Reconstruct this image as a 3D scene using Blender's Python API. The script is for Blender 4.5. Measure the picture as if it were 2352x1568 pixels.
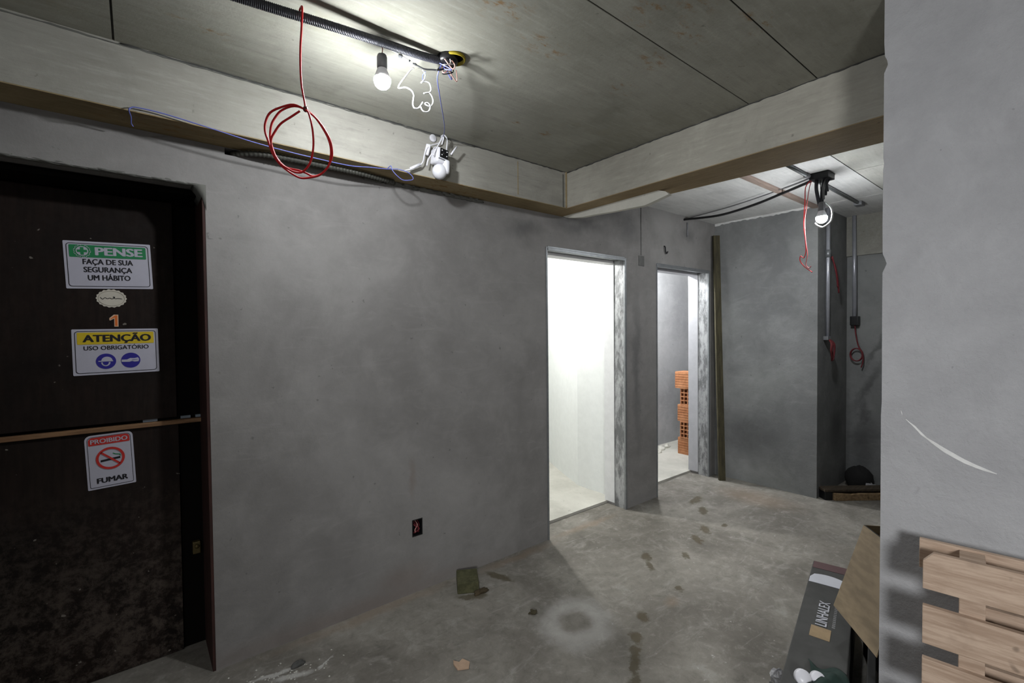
import bpy, math, random
from mathutils import Vector, Matrix, Euler
random.seed(7)
for o in list(bpy.data.objects): bpy.data.objects.remove(o)
S = bpy.context.scene
COL = S.collection

# ------------------------------------------------------------------ camera
def look(yaw, pit, roll):
    fw = Vector((math.cos(pit)*math.cos(yaw), math.cos(pit)*math.sin(yaw), math.sin(pit)))
    r = Vector((math.sin(yaw), -math.cos(yaw), 0)); u = r.cross(fw)
    r2 = math.cos(roll)*r + math.sin(roll)*u; u2 = -math.sin(roll)*r + math.cos(roll)*u
    return Matrix((r2, u2, -fw)).transposed()
cd = bpy.data.cameras.new('camera'); cam = bpy.data.objects.new('camera', cd); COL.objects.link(cam)
cd.sensor_width = 36; cd.lens = 1072.73/2352*36; cd.clip_start = .02; cd.clip_end = 60
m4 = look(.8919, -.0223, -.0093).to_4x4(); m4.translation = (0, 0, 1.55); cam.matrix_world = m4
S.camera = cam
# ------------------------------------------------------------------ world, lights, exposure
w = bpy.data.worlds.new('world'); S.world = w; w.use_nodes = True
w.node_tree.nodes['Background'].inputs[0].default_value = (.8, .9, 1, 1)
w.node_tree.nodes['Background'].inputs[1].default_value = .02
S.view_settings.view_transform = 'Standard'; S.view_settings.look = 'None'
S.view_settings.gamma = 1; S.view_settings.use_curve_mapping = False
S.view_settings.exposure = 0.28
BULB_1, BULB_2 = 900, 620
def point(name, loc, watt, rad, col=(1, 1, 1)):
    l = bpy.data.lights.new(name, 'POINT'); l.energy = watt; l.shadow_soft_size = rad; l.color = col
    o = bpy.data.objects.new(name, l); o.location = loc; COL.objects.link(o); return o
point('assumed_inner_room_bulb', (2.80, 3.50, 2.25), 80, .04, (1, 1, .98))  # assumed lamp, out of sight beside the bright doorway
point('assumed_store_room_bulb', (4.50, 3.10, 2.32), 82, .04, (.97, .98, 1))  # assumed lamp to light the store room, none is visible
l = bpy.data.lights.new('assumed_floodlight', 'SPOT'); l.energy = 240; l.shadow_soft_size = .25; l.color = (.98, .99, 1)  # assumed spot behind the camera, no lamp seen; position follows the pallet's shadow
l.spot_size = math.radians(106); l.spot_blend = 1
fl = bpy.data.objects.new('assumed_floodlight', l); COL.objects.link(fl); fl.location = (-1.0, -1.30, 1.78)
fl.rotation_euler = (Vector((1.9, .30, .55))-fl.location).to_track_quat('-Z', 'Y').to_euler()
point('hall_fill', (-1.6, .2, 2.35), 10, .05, (.97, .98, 1))  # added fill light for the hall, no lamp is seen there

# ------------------------------------------------------------------ helpers
def lin(v): v /= 255; return v/12.92 if v <= .04045 else ((v+.055)/1.055)**2.4
def c(r, g, b): return (lin(r), lin(g), lin(b), 1)

class N:
    def __init__(s, name):
        s.m = bpy.data.materials.new(name); s.m.use_nodes = True
        s.t = s.m.node_tree; s.n = s.t.nodes; s.b = s.n['Principled BSDF']
    def L(s, a, b): s.t.links.new(a, b)
    def put(s, sock, v):
        if hasattr(v, 'is_output') or isinstance(v, bpy.types.NodeSocket): s.L(v, sock)
        else: sock.default_value = v
    def pos(s): return s.n.new('ShaderNodeNewGeometry').outputs['Position']
    def obj(s): return s.n.new('ShaderNodeTexCoord').outputs['Object']
    def map(s, v, loc=(0, 0, 0), rot=(0, 0, 0), sc=(1, 1, 1), kind='POINT'):
        k = s.n.new('ShaderNodeMapping'); k.vector_type = kind; s.L(v, k.inputs[0])
        k.inputs['Location'].default_value = loc if kind != 'VECTOR' else (0, 0, 0)
        k.inputs['Rotation'].default_value = rot; k.inputs['Scale'].default_value = sc; return k.outputs[0]
    def noise(s, v, scale, detail=6, rough=.6, col=False, dist=0):
        k = s.n.new('ShaderNodeTexNoise'); s.L(v, k.inputs['Vector']); k.inputs['Scale'].default_value = scale
        k.inputs['Detail'].default_value = detail; k.inputs['Roughness'].default_value = rough
        k.inputs['Distortion'].default_value = dist
        return k.outputs[1 if col else 0]
    def rng(s, v, a, b, lo=0., hi=1.):
        k = s.n.new('ShaderNodeMapRange'); s.L(v, k.inputs[0]); k.interpolation_type = 'SMOOTHSTEP'
        for i, x in enumerate((a, b, lo, hi)): k.inputs[i+1].default_value = x
        return k.outputs[0]
    def mix(s, f, a, b, mode='MIX'):
        k = s.n.new('ShaderNodeMix'); k.data_type = 'RGBA'; k.blend_type = mode
        s.put(k.inputs[0], f); s.put(k.inputs[6], a); s.put(k.inputs[7], b); return k.outputs[2]
    def math(s, op, a, b=0.):
        k = s.n.new('ShaderNodeMath'); k.operation = op; s.put(k.inputs[0], a); s.put(k.inputs[1], b); return k.outputs[0]
    def vec(s, op, a, b=None):
        k = s.n.new('ShaderNodeVectorMath'); k.operation = op; s.put(k.inputs[0], a)
        if b is not None: s.put(k.inputs[1], b)
        return k.outputs['Value' if op == 'LENGTH' else 0]
    def blobs(s, p, spots, wob=.06, wsc=9, soft=.45):
        """mask of irregular patches; spot = (centre, radii, turn about z)"""
        nz = s.noise(p, wsc, 5, .65, col=True)
        q = s.n.new('ShaderNodeVectorMath'); q.operation = 'MULTIPLY_ADD'; s.L(nz, q.inputs[0])
        q.inputs[1].default_value = (wob*2,)*3; q.inputs[2].default_value = (-wob,)*3
        pp = s.vec('ADD', p, q.outputs[0]); out = None
        for ce, rad, tz in spots:
            k = s.map(pp, ce, (0, 0, tz) if not isinstance(tz, tuple) else tz, rad, 'TEXTURE')
            f = s.rng(s.vec('LENGTH', k), 1, 1-soft)
            out = f if out is None else s.math('MAXIMUM', out, f)
        return out
    def done(s, col, rough=.85, bump=None, bs=.2, bd=.004, metal=0, spec=.3):
        s.put(s.b.inputs['Base Color'], col); s.put(s.b.inputs['Roughness'], rough)
        s.b.inputs['Metallic'].default_value = metal; s.b.inputs['Specular IOR Level'].default_value = spec
        if bump is not None:
            k = s.n.new('ShaderNodeBump'); k.inputs['Strength'].default_value = bs; k.inputs['Distance'].default_value = bd
            s.L(bump, k.inputs['Height']); s.L(k.outputs[0], s.b.inputs['Normal'])
        return s.m

def plain(name, col, rough=.6, metal=0, var=.12, spec=.4):
    n = N(name); p = n.obj(); z = n.noise(p, 14, 6, .65)
    d = tuple(x*(1-var*1.6) for x in col[:3])+(1,)
    return n.done(n.mix(n.rng(z, .35, .65), d, col), rough, z, .05, .002, metal, spec)

def plaster(name, a, b, damp=(), dampcol=None, warm=(), warmcol=None, streak=True, bs=.25):
    n = N(name); p = n.pos()
    big = n.noise(p, .9, 8, .62, dist=.5); mid = n.noise(p, 4.5, 10, .7, dist=.3); fine = n.noise(p, 55, 6, .7)
    col = n.mix(n.rng(big, .33, .68), a, b)
    col = n.mix(n.math('MULTIPLY', n.rng(mid, .42, .7), .30), col, tuple(x*1.25 for x in b[:3])+(1,))
    col = n.mix(n.math('MULTIPLY', n.rng(mid, .46, .28), .28), col, tuple(x*.78 for x in a[:3])+(1,))
    if streak:                                   # sweeps of the float
        sw = n.noise(n.map(p, rot=(0, .5, .3), sc=(1.2, 1.2, 5)), 2.2, 7, .7, dist=1.6)
        col = n.mix(n.math('MULTIPLY', n.rng(sw, .52, .72), .2), col, tuple(x*1.3 for x in b[:3])+(1,))
    pin = n.noise(p, 32, 2, .5)
    col = n.mix(n.math('MULTIPLY', n.rng(pin, .72, .78), .5), col, tuple(x*.5 for x in a[:3])+(1,))
    if damp: col = n.mix(n.math('MULTIPLY', n.blobs(p, damp, .16, 3, .95), .5), col, dampcol)
    if warm: col = n.mix(n.math('MULTIPLY', n.blobs(p, warm, .05, 6, .95), .42), col, warmcol)
    h = n.math('ADD', fine, n.math('MULTIPLY', mid, 1.5))
    return n.done(col, .9, h, bs, .006, spec=.2)

def slab(name, a, b, rust=(), axis='x', rn=.68, bs=.2):
    """shuttered concrete: grain along one axis, rust flecks"""
    n = N(name); p = n.pos()
    g = n.noise(n.map(p, sc=(1.1, 9, 9) if axis == 'x' else (9, 1.1, 9)), 5, 8, .72)
    big = n.noise(p, 1.1, 7, .6); fine = n.noise(p, 60, 4, .7)
    col = n.mix(n.rng(big, .34, .66), a, b)
    col = n.mix(n.math('MULTIPLY', n.rng(g, .5, .72), .35), col, tuple(x*.62 for x in a[:3])+(1,))
    col = n.mix(n.math('MULTIPLY', n.rng(g, .5, .3), .3), col, tuple(x*1.3 for x in b[:3])+(1,))
    mo = n.noise(p, 3.6, 10, .72, dist=.4)
    col = n.mix(n.math('MULTIPLY', n.rng(mo, .5, .3), .35), col, tuple(x*.66 for x in a[:3])+(1,))
    col = n.mix(n.math('MULTIPLY', n.rng(mo, .52, .7), .3), col, tuple(x*1.22 for x in b[:3])+(1,))
    pit = n.noise(p, 26, 3, .55)
    col = n.mix(n.math('MULTIPLY', n.rng(pit, .70, .77), .55), col, tuple(x*.4 for x in a[:3])+(1,))
    if rust:
        fk = n.rng(n.noise(n.map(p, sc=(1, 2.2, 1)), 15, 6, .75), .50, .64)
        col = n.mix(n.math('MULTIPLY', n.math('MULTIPLY', n.blobs(p, rust, .05, 9, .8), fk), .75), col, c(128, 92, 44))
        yl = n.rng(n.noise(p, 2.4, 8, .7), .56, .72)
        col = n.mix(n.math('MULTIPLY', yl, .22), col, c(120, 108, 70))
    return n.done(col, .88, n.math('ADD', fine, g), bs, .004, spec=.2)

def wood(name, a, b, axis=1, knots=True, rough=.7):
    n = N(name); p = n.obj(); sc = [14, 14, 14]; sc[axis] = 1.2
    g = n.noise(n.map(p, sc=tuple(sc)), 4, 7, .7, dist=.4); f = n.noise(p, 90, 3, .6)
    col = n.mix(n.rng(g, .36, .64), a, b)
    big = n.noise(p, 7, 4, .6)
    col = n.mix(n.math('MULTIPLY', n.rng(big, .56, .75), .5), col, tuple(x*.62 for x in a[:3])+(1,))
    if knots:
        kn = n.rng(n.noise(n.map(p, sc=(9, 9, 9)), 2.2, 1, .4), .70, .77)
        col = n.mix(n.math('MULTIPLY', kn, .7), col, tuple(x*.4 for x in a[:3])+(1,))
    return n.done(col, rough, n.math('ADD', g, f), .25, .002, spec=.3)

# ------------------------------------------------------------------ mesh helpers
class MB:
    def __init__(s): s.v = []; s.f = []
    def add(s, vs, fs):
        o = len(s.v); s.v += [tuple(x) for x in vs]; s.f += [tuple(i+o for i in f) for f in fs]; return s
    def hexa(s, q):                              # 8 corners: bottom ring then top ring
        return s.add(q, [(3, 2, 1, 0), (4, 5, 6, 7), (0, 1, 5, 4), (1, 2, 6, 5), (2, 3, 7, 6), (3, 0, 4, 7)])
    def box(s, a, b, m=None):
        x0, y0, z0 = a; x1, y1, z1 = b
        q = [Vector(t) for t in ((x0, y0, z0), (x1, y0, z0), (x1, y1, z0), (x0, y1, z0), (x0, y0, z1), (x1, y0, z1), (x1, y1, z1), (x0, y1, z1))]
        return s.hexa([m @ t for t in q] if m else q)
    def prism(s, pts, d):                        # closed 3-D polygon swept by d
        n = len(pts); d = Vector(d); v = [Vector(p) for p in pts]; v += [p+d for p in v]
        return s.add(v, [tuple(range(n))[::-1], tuple(range(n, 2*n))]+[(i, (i+1) % n, n+(i+1) % n, n+i) for i in range(n)])
    def tube(s, pts, r, seg=8, smooth=4, closed=False, prof=None):
        P = [Vector(p) for p in pts]
        if smooth > 1 and len(P) > 2:
            Q = []
            for i in range(len(P)-1):
                p0 = P[max(i-1, 0)]; p1 = P[i]; p2 = P[i+1]; p3 = P[min(i+2, len(P)-1)]
                for k in range(smooth):
                    t = k/smooth
                    Q.append(.5*((2*p1)+(-p0+p2)*t+(2*p0-5*p1+4*p2-p3)*t*t+(-p0+3*p1-3*p2+p3)*t**3))
            Q.append(P[-1]); P = Q
        if prof:                                 # resample finely for ribs
            Q = [P[0]]; step = prof[0]
            for i in range(len(P)-1):
                k = max(1, int((P[i+1]-P[i]).length/step))
                for j in range(1, k+1): Q.append(P[i].lerp(P[i+1], j/k))
            P = Q
        n = len(P); vs = []; t0 = (P[1]-P[0]).normalized()
        u = t0.cross(Vector((0, 0, 1)) if abs(t0.z) < .9 else Vector((1, 0, 0))).normalized()
        for i in range(n):
            t = (P[min(i+1, n-1)]-P[max(i-1, 0)])
            t = t.normalized() if t.length > 1e-9 else t0
            u = (u-t*u.dot(t)); u = u.normalized() if u.length > 1e-6 else t.orthogonal().normalized()
            wv = t.cross(u); rr = r(i/(n-1)) if callable(r) else r
            if prof: rr *= prof[1] if i % 4 < 2 else 1
            for k in range(seg):
                a = 2*math.pi*k/seg; vs.append(P[i]+u*(math.cos(a)*rr)+wv*(math.sin(a)*rr))
        fs = [(i*seg+k, i*seg+(k+1) % seg, (i+1)*seg+(k+1) % seg, (i+1)*seg+k) for i in range(n-1) for k in range(seg)]
        fs += [tuple(range(seg))[::-1], tuple(range((n-1)*seg, n*seg))]
        return s.add(vs, fs)
    def lathe(s, prof, seg=24, m=None):          # (radius, z) pairs
        n = len(prof); vs = []
        for r, z in prof:
            for k in range(seg):
                a = 2*math.pi*k/seg; v = Vector((r*math.cos(a), r*math.sin(a), z)); vs.append(m @ v if m else v)
        fs = [(i*seg+k, i*seg+(k+1) % seg, (i+1)*seg+(k+1) % seg, (i+1)*seg+k) for i in range(n-1) for k in range(seg)]
        fs += [tuple(range(seg))[::-1], tuple(range((n-1)*seg, n*seg))]
        return s.add(vs, fs)
    def lump(s, ce, rad, seed, k=.25, seg=14):   # irregular rounded lump
        rn = random.Random(seed); rows = 8; ce = Vector(ce); vs = []
        ph = [(rn.uniform(1, 4), rn.uniform(0, 6), rn.uniform(0, 6)) for _ in range(5)]
        for i in range(rows+1):
            th = math.pi*i/rows
            for j in range(seg):
                a = 2*math.pi*j/seg
                d = 1+k*sum(math.sin(f*a+p1)*math.sin(f*th+p2) for f, p1, p2 in [(round(f), p1, p2) for f, p1, p2 in ph])/2.2
                vs.append(ce+Vector((rad[0]*math.sin(th)*math.cos(a)*d, rad[1]*math.sin(th)*math.sin(a)*d, rad[2]*math.cos(th)*(d if th < 1.6 else 1))))
        fs = [(i*seg+j, (i+1)*seg+j, (i+1)*seg+(j+1) % seg, i*seg+(j+1) % seg) for i in range(rows) for j in range(seg)]
        return s.add(vs, fs)
    def grid(s, us, vs, filled, w0, w1, fr):     # solid panel with openings; fr maps (u,v,w) to a point
        nu, nv = len(us)-1, len(vs)-1; idx = {}; V = []; F = []
        def vt(i, j, k):
            if (i, j, k) not in idx: idx[(i, j, k)] = len(V); V.append(fr(us[i], vs[j], (w0, w1)[k]))
            return idx[(i, j, k)]
        ok = lambda i, j: 0 <= i < nu and 0 <= j < nv and filled((us[i]+us[i+1])/2, (vs[j]+vs[j+1])/2)
        for i in range(nu):
            for j in range(nv):
                if not ok(i, j): continue
                F.append((vt(i, j, 0), vt(i+1, j, 0), vt(i+1, j+1, 0), vt(i, j+1, 0)))
                F.append((vt(i, j, 1), vt(i, j+1, 1), vt(i+1, j+1, 1), vt(i+1, j, 1)))
                for di, dj, a, b in ((-1, 0, (i, j), (i, j+1)), (1, 0, (i+1, j+1), (i+1, j)), (0, -1, (i+1, j), (i, j)), (0, 1, (i, j+1), (i+1, j+1))):
                    if not ok(i+di, j+dj): F.append((vt(*a, 0), vt(*b, 0), vt(*b, 1), vt(*a, 1)))
        return s.add(V, F)
    def mesh(s, name, mat, smooth=False, bevel=0):
        import bmesh
        me = bpy.data.meshes.new(name); me.from_pydata(s.v, [], s.f)
        bm = bmesh.new(); bm.from_mesh(me)
        if bevel: bmesh.ops.bevel(bm, geom=bm.edges[:], offset=bevel, segments=2, affect='EDGES', profile=.6)
        bmesh.ops.recalc_face_normals(bm, faces=bm.faces); bm.to_mesh(me); bm.free()
        me.materials.append(mat)
        if smooth:
            for p in me.polygons: p.use_smooth = True
        return me
    def build(s, name, mat, parent=None, smooth=False, bevel=0, local=False):
        o = bpy.data.objects.new(name, s.mesh(name, mat, smooth, bevel)); COL.objects.link(o)
        if parent is not None:
            o.parent = parent
            if not local: o.matrix_parent_inverse = (root_mat(parent)).inverted()
        return o
def root_mat(o):
    m = Matrix.LocRotScale(o.location, o.rotation_euler, o.scale)
    return (root_mat(o.parent) @ o.matrix_parent_inverse @ m) if o.parent else m
def tag(o, label=None, cat=None, group=None, kind=None):
    for k, v in (('label', label), ('category', cat), ('group', group), ('kind', kind)):
        if v: o[k] = v
    return o
def thing(name, label, cat, loc=(0, 0, 0), rot=(0, 0, 0), group=None):
    o = bpy.data.objects.new(name, None); o.empty_display_size = .05; o.location = loc; o.rotation_euler = rot
    COL.objects.link(o); return tag(o, label, cat, group)
def struct(o, label): return tag(o, label, None, None, 'structure')
def copy_tree(o, parent=None):
    n = o.copy(); COL.objects.link(n)
    if parent: n.parent = parent
    for ch in [x for x in bpy.data.objects if x.parent == o]: copy_tree(ch, n)
    return n

# ------------------------------------------------------------------ dimensions of the place (metres)
D, T = 2.509, .225          # face and thickness of the long wall
YB, XB = 2.320, 2.377       # faces of the two beams
ZS, ZC = 2.406, 2.656       # beam soffit and slab
XF = 4.795                  # far wall of the passage
YE = 1.55                   # where that wall ends and the recess starts
XR, YR = 1.97, .4445        # near right wall: face and end
EX0, EX1, EZ = -.75, .258, 2.215
D1 = (2.352, 3.276, 2.165); D2 = (3.733, 4.669, 2.155)

# ------------------------------------------------------------------ materials of the setting
dampspots = [((2.75, D, 2.36), (.55, .5, .09), 0), ((3.30, D, 2.40), (.28, .5, .16), 0), ((4.27, D, 2.47), (.2, .5, .13), 0), ((3.07, D, 2.52), (.3, .5, .1), 0), ((2.13, D, 2.25), (.25, .5, .1), 0), ((3.45, D, 1.2), (.09, .5, 1.0), 0)]
warmspots = [((1.255, D, .69), (.035, .3, .17), 0), ((.9, D, .03), (1.4, .3, .10), 0), ((1.2, D, .10), (.3, .3, .14), 0)]
m_wall = plaster('wall_plaster', c(117, 115, 113), c(137, 135, 133), dampspots, c(80, 80, 81), warmspots, c(118, 104, 96))
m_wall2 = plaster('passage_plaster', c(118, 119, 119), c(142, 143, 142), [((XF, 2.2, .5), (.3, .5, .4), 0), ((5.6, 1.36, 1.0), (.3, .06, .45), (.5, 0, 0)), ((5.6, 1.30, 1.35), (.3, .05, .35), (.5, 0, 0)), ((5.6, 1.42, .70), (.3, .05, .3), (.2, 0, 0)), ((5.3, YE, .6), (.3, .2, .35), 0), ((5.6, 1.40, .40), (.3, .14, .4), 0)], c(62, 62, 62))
m_near = plaster('near_wall_plaster', c(154, 154, 156), c(169, 169, 171), [((XR, .36, 1.02), (.3, .018, .022), 0), ((XR, .15, 2.1), (.3, .05, .1), 0)], c(150, 149, 151), streak=False, bs=.75)
m_white = plain('white_paint', c(214, 216, 214), .8, var=.03)
m_store = plaster('store_plaster', c(160, 161, 163), c(180, 181, 183))
rust = [((1.27, 1.34, ZC), (.16, .10, .3), 0), ((1.68, 1.145, ZC), (.12, .09, .3), 0), ((1.65, .97, ZC), (.13, .08, .3), 0), ((1.77, 1.365, ZC), (.1, .08, .3), 0), ((1.41, .99, ZC), (.1, .12, .3), 0), ((1.77, .767, ZC), (.13, .07, .3), 0), ((1.80, 1.93, ZC), (.07, .05, .3), 0), ((1.0, 1.27, ZC), (.14, .12, .3), 0), ((.21, 2.04, ZC), (.14, .06, .3), 0), ((1.593, 1.943, ZC), (.05, .05, .3), 0), ((1.52, .86, ZC), (.1, .1, .3), 0)]
m_slab = slab('slab_concrete', c(140, 139, 128), c(160, 159, 149), rust)
m_slab2 = slab('passage_slab', c(204, 204, 202), c(220, 220, 218))
m_beam = slab('beam_concrete', c(144, 142, 134), c(162, 160, 152))
m_beam2 = slab('cross_beam_concrete', c(152, 149, 139), c(170, 167, 157), axis='y')
m_soffit = slab('stained_soffit', c(132, 116, 86), c(164, 148, 116), [((.1, 2.4, ZS), (.3, .2, .2), 0), ((1.5, 2.4, ZS), (.4, .2, .2), 0)])
m_soffit2 = slab('stained_cross_soffit', c(134, 116, 88), c(156, 138, 108), axis='y')
m_seam = plain('dark_mortar', c(70, 70, 68), .95)
m_mortar = plain('grey_mortar', c(104, 104, 99), .95)
m_shade_black = plain('cavity_shade_black', c(16, 15, 14), .95)
m_slab3 = slab('passage_slab_grey', c(176, 176, 168), c(196, 196, 190))
m_smear = plaster('plaster_smear', c(190, 189, 180), c(205, 203, 194), streak=False)

def floor_mat():
    n = N('raw_concrete_floor'); p = n.pos()
    big = n.noise(p, 1.3, 9, .65, dist=.8); mid = n.noise(p, 6, 10, .72, dist=.6); fine = n.noise(p, 70, 5, .7)
    col = n.mix(n.rng(big, .34, .66), c(106, 102, 95), c(135, 131, 123))
    col = n.mix(n.math('MULTIPLY', n.rng(mid, .5, .7), .45), col, c(164, 162, 155))
    col = n.mix(n.math('MULTIPLY', n.rng(mid, .45, .28), .5), col, c(86, 84, 78))
    speck = n.noise(p, 24, 3, .6)
    col = n.mix(n.math('MULTIPLY', n.rng(speck, .68, .76), .5), col, c(196, 194, 190))
    mf = n.noise(p, 17, 8, .75, dist=.5)
    col = n.mix(n.math('MULTIPLY', n.rng(mf, .50, .32), .38), col, c(88, 84, 76))
    col = n.mix(n.math('MULTIPLY', n.rng(mf, .52, .70), .30), col, c(172, 169, 161))
    sw = n.noise(n.map(p, rot=(0, 0, .5), sc=(1, 5, 1)), 3, 7, .7, dist=1.2)
    col = n.mix(n.math('MULTIPLY', n.rng(sw, .54, .74), .3), col, c(180, 178, 173))
    warm = [((1.0, 2.47, 0), (.75, .07, .2), 0), ((2.0, 2.45, 0), (.5, .06, .2), 0), ((2.35, 1.49, 0), (.09, .06, .2), .4), ((4.4, 1.9, 0), (.3, .5, .2), 0), ((2.75, 2.5, 0), (.5, .06, .1), 0)]
    col = n.mix(n.math('MULTIPLY', n.blobs(p, warm, .05, 7, .9), .38), col, c(140, 120, 100))
    ring = [((1.79, 1.70, 0), (.29, .24, .2), .5)]; hole = [((1.80, 1.71, 0), (.15, .12, .2), .5)]
    lf = n.math('MULTIPLY', n.blobs(p, ring, .07, 9, .5), n.math('SUBTRACT', 1., n.blobs(p, hole, .05, 9, .6)))
    col = n.mix(n.math('MULTIPLY', lf, .5), col, c(190, 188, 184))
    lite = [((.47, 2.31, 0), (.17, .018, .2), -.12), ((.52, 2.25, 0), (.12, .03, .2), -.3), ((.66, 2.24, 0), (.07, .009, .2), .5)]
    col = n.mix(n.math('MULTIPLY', n.blobs(p, lite, .035, 20, .7), .6), col, c(205, 204, 200))
    dark = [((2.69, 1.885, 0), (.085, .035, .2), .75), ((2.60, 1.80, 0), (.08, .028, .2), .75), ((2.91, 1.73, 0), (.065, .03, .2), .75), ((3.93, 2.24, 0), (.15, .05, .2), .2), ((3.75, 2.07, 0), (.13, .04, .2), .6), ((3.2, 1.81, 0), (.10, .04, .2), .7), ((3.40, 1.86, 0), (.10, .04, .2), .7), ((3.60, 1.80, 0), (.05, .03, .2), .5),
            ((2.51, 1.535, 0), (.05, .03, .2), .6), ((2.10, 1.50, 0), (.055, .035, .2), .8), ((1.93, 1.42, 0), (.065, .04, .2), .7), ((1.84, 1.36, 0), (.07, .035, .2), .6), ((1.76, 1.31, 0), (.09, .032, .2), .62), ((1.66, 1.23, 0), (.10, .035, .2), .62), ((1.76, 2.33, 0), (.13, .042, .2), -1.25), ((1.67, 1.905, 0), (.03, .02, .2), .3), ((1.49, 2.26, 0), (.10, .04, .2), -.65), ((1.54, 2.24, 0), (.07, .035, .2), -.6)]
    col = n.mix(n.math('MULTIPLY', n.blobs(p, dark, .045, 18, .5), .75), col, c(76, 68, 48))
    h = n.math('ADD', fine, n.math('MULTIPLY', mid, 2))
    return n.done(col, .8, h, .3, .006, spec=.25)
m_floor = floor_mat()
m_floor2 = plaster('inner_screed', c(168, 166, 158), c(190, 188, 180), streak=False)

# ------------------------------------------------------------------ setting: floor, slab, walls, beams
struct(MB().box((-3.2, -2.8, -.12), (5.75, D+T-.02, 0)).build('floor', m_floor), 'bare stained concrete floor')
struct(MB().box((-3.2, D+T-.02, -.12), (1.2, 3.1, 0)).build('floor', m_floor), 'bare concrete floor at the entrance door')
struct(MB().box((1.2, D+T-.02, -.12), (3.79, 5.6, .022)).build('floor_screed', m_floor2), 'pale screed floor inside the brightly lit room')
struct(MB().box((3.79, D+T-.02, -.12), (6.3, 3.75, .022)).build('floor_screed', m_floor2), 'pale screed floor in the store room with bricks')
ceil = struct(MB().box((-3.2, -2.8, ZC+.006), (6.3, 5.6, ZC+.14)).build('ceiling', m_seam), 'concrete slab overhead')
def panel(x0, x1, y0, y1, mat, g=.0035):
    MB().box((x0+g, y0+g, ZC), (x1-g, y1-g, ZC+.012)).build('formwork_panel', mat, ceil)
for y0, y1 in ((-2.8, -1.67), (-1.67, -.45), (-.45, .775), (.775, 1.072), (1.072, YB+.03)):
    for x0, x1 in ((-3.2, -2.48), (-2.48, -.04), (-.04, XB+.05)): panel(x0, x1, y0, y1, m_slab)
for x0, x1, y0, y1 in ((2.6, 3.97, -2.0, 1.06), (3.97, 5.75, -2.0, 1.06), (2.6, XF+.02, 1.06, D+.05), (XF+.02, 5.75, 1.06, D+.05)): panel(x0, x1, y0, y1, m_slab2 if y0 > 1 else m_slab3)
MB().box((1.2, D+T-.03, ZC), (3.8, 5.6, ZC+.012)).build('formwork_panel', m_white, ceil)
MB().box((3.8, D+T-.03, ZC), (6.3, 3.8, ZC+.012)).build('formwork_panel', m_white, ceil)

def fr_y(u, v, w): return (u, w, v)
us = [-3.2, EX0, EX1, .338, .395, 1.254, 1.317, D1[0], D1[1], D2[0], D2[1], 5.9]
vs = [0, .338, .434, D2[2], D1[2], EZ, 2.374, ZS-.002, ZC+.004]
def solid(u, v):
    if EX0 < u < EX1 and v < EZ: return False
    if D1[0] < u < D1[1] and v < D1[2]: return False
    if D2[0] < u < D2[1] and v < D2[2]: return False
    if .338 < u < .395 and 2.374 < v < ZS-.002: return False
    if 1.254 < u < 1.317 and .338 < v < .434: return False
    return True
wl = struct(MB().grid(us, vs, solid, D, D+T, fr_y).build('wall_left', m_wall), 'long grey plastered wall with two open doorways')
MB().box((.32, D+.10, 2.36), (.41, D+T-.01, ZS)).build('chase_shade', m_shade_black, wl)  # black backing puts the shade inside the hole into its colour
# ragged plaster edge over the dark door, and lumps where the wall meets the soffit
rag = MB(); x = EX0
while x < EX1-.03:
    rag.lump((x, D+.013, EZ+.001), (.045, .015, .007), int(x*1000)+5, .45); x += .04
rag.prism([(EX1+.004, D-.001, EZ+.004), (EX1-.05, D-.001, EZ+.004), (EX1-.03, D-.001, EZ-.018), (EX1-.012, D-.001, EZ-.05), (EX1+.004, D-.001, EZ-.11)], (0, .20, 0))
rag.build('ragged_edge', m_mortar, wl, smooth=True)
tr = random.Random(3); chips = MB(); x = 1.02
while x < 1.75:
    chips.lump((x, D-.004, ZS-.012), (.03+.02*tr.random(), .012, .012), int(x*997), .6); x += .055
chips.build('broken_plaster_edge', m_mortar, wl, smooth=True)

b1 = MB().box((-3.2, YB, ZS+.004), (XB+.30, D+.02, ZC+.008)).build('trim_1', m_beam)
struct(b1, 'concrete beam running along the top of the long wall')
MB().box((-3.2, YB+.001, ZS), (XB-.001, D+.015, ZS+.006)).build('soffit', m_soffit, b1)
out = [(XB, -2.8), (XB, D+.01), (2.52, D+.01), (2.52, 1.70), (2.652, 1.687), (2.70, 1.0), (2.712, .613), (2.712, -2.8)]
b2 = MB().prism([(x, y, ZS+.004) for x, y in out], (0, 0, ZC+.008-ZS-.004)).build('trim_2', m_beam2)
struct(b2, 'concrete cross beam spanning between hall and passage')
MB().prism([(x-(.001 if x > 2.4 else -.001), y, ZS) for x, y in out], (0, 0, .006)).build('soffit', m_soffit2, b2)
# whitish plaster lip hanging below the soffit on the passage side, near the long wall
lip = [(2.509, 2.411), (2.46, 2.390), (2.38, 2.374), (2.30, 2.364), (2.20, 2.360), (2.05, 2.349), (1.93, 2.343), (1.78, 2.335), (1.70, 2.348), (1.606, 2.366), (1.63, 2.388), (1.69, 2.41)]
MB().prism([(2.52, y, z) for y, z in lip], (.035, 0, 0)).build('plaster_lip', m_smear, b2)
def seam(pts, r, name, parent, mat, k=.7):
    rn = random.Random(len(pts)+int(r*1e4)); n = 90; P = []
    a, b = Vector(pts[0]), Vector(pts[1])
    for i in range(n+1): P.append(a.lerp(b, i/n)+Vector((0, rn.uniform(-.001, .001), rn.uniform(-.002, .002))))
    ph = [rn.uniform(.2, 1) for _ in range(n+1)]
    MB().tube(P, lambda t: r*(.25+k*ph[min(n, int(t*n))]), 6, 1).build(name, mat, parent, smooth=True)
seam([(-.02, YB-.001, ZC-.004), (XB, YB-.001, ZC-.002)], .005, 'mortar_seam', b1, m_seam)
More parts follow.
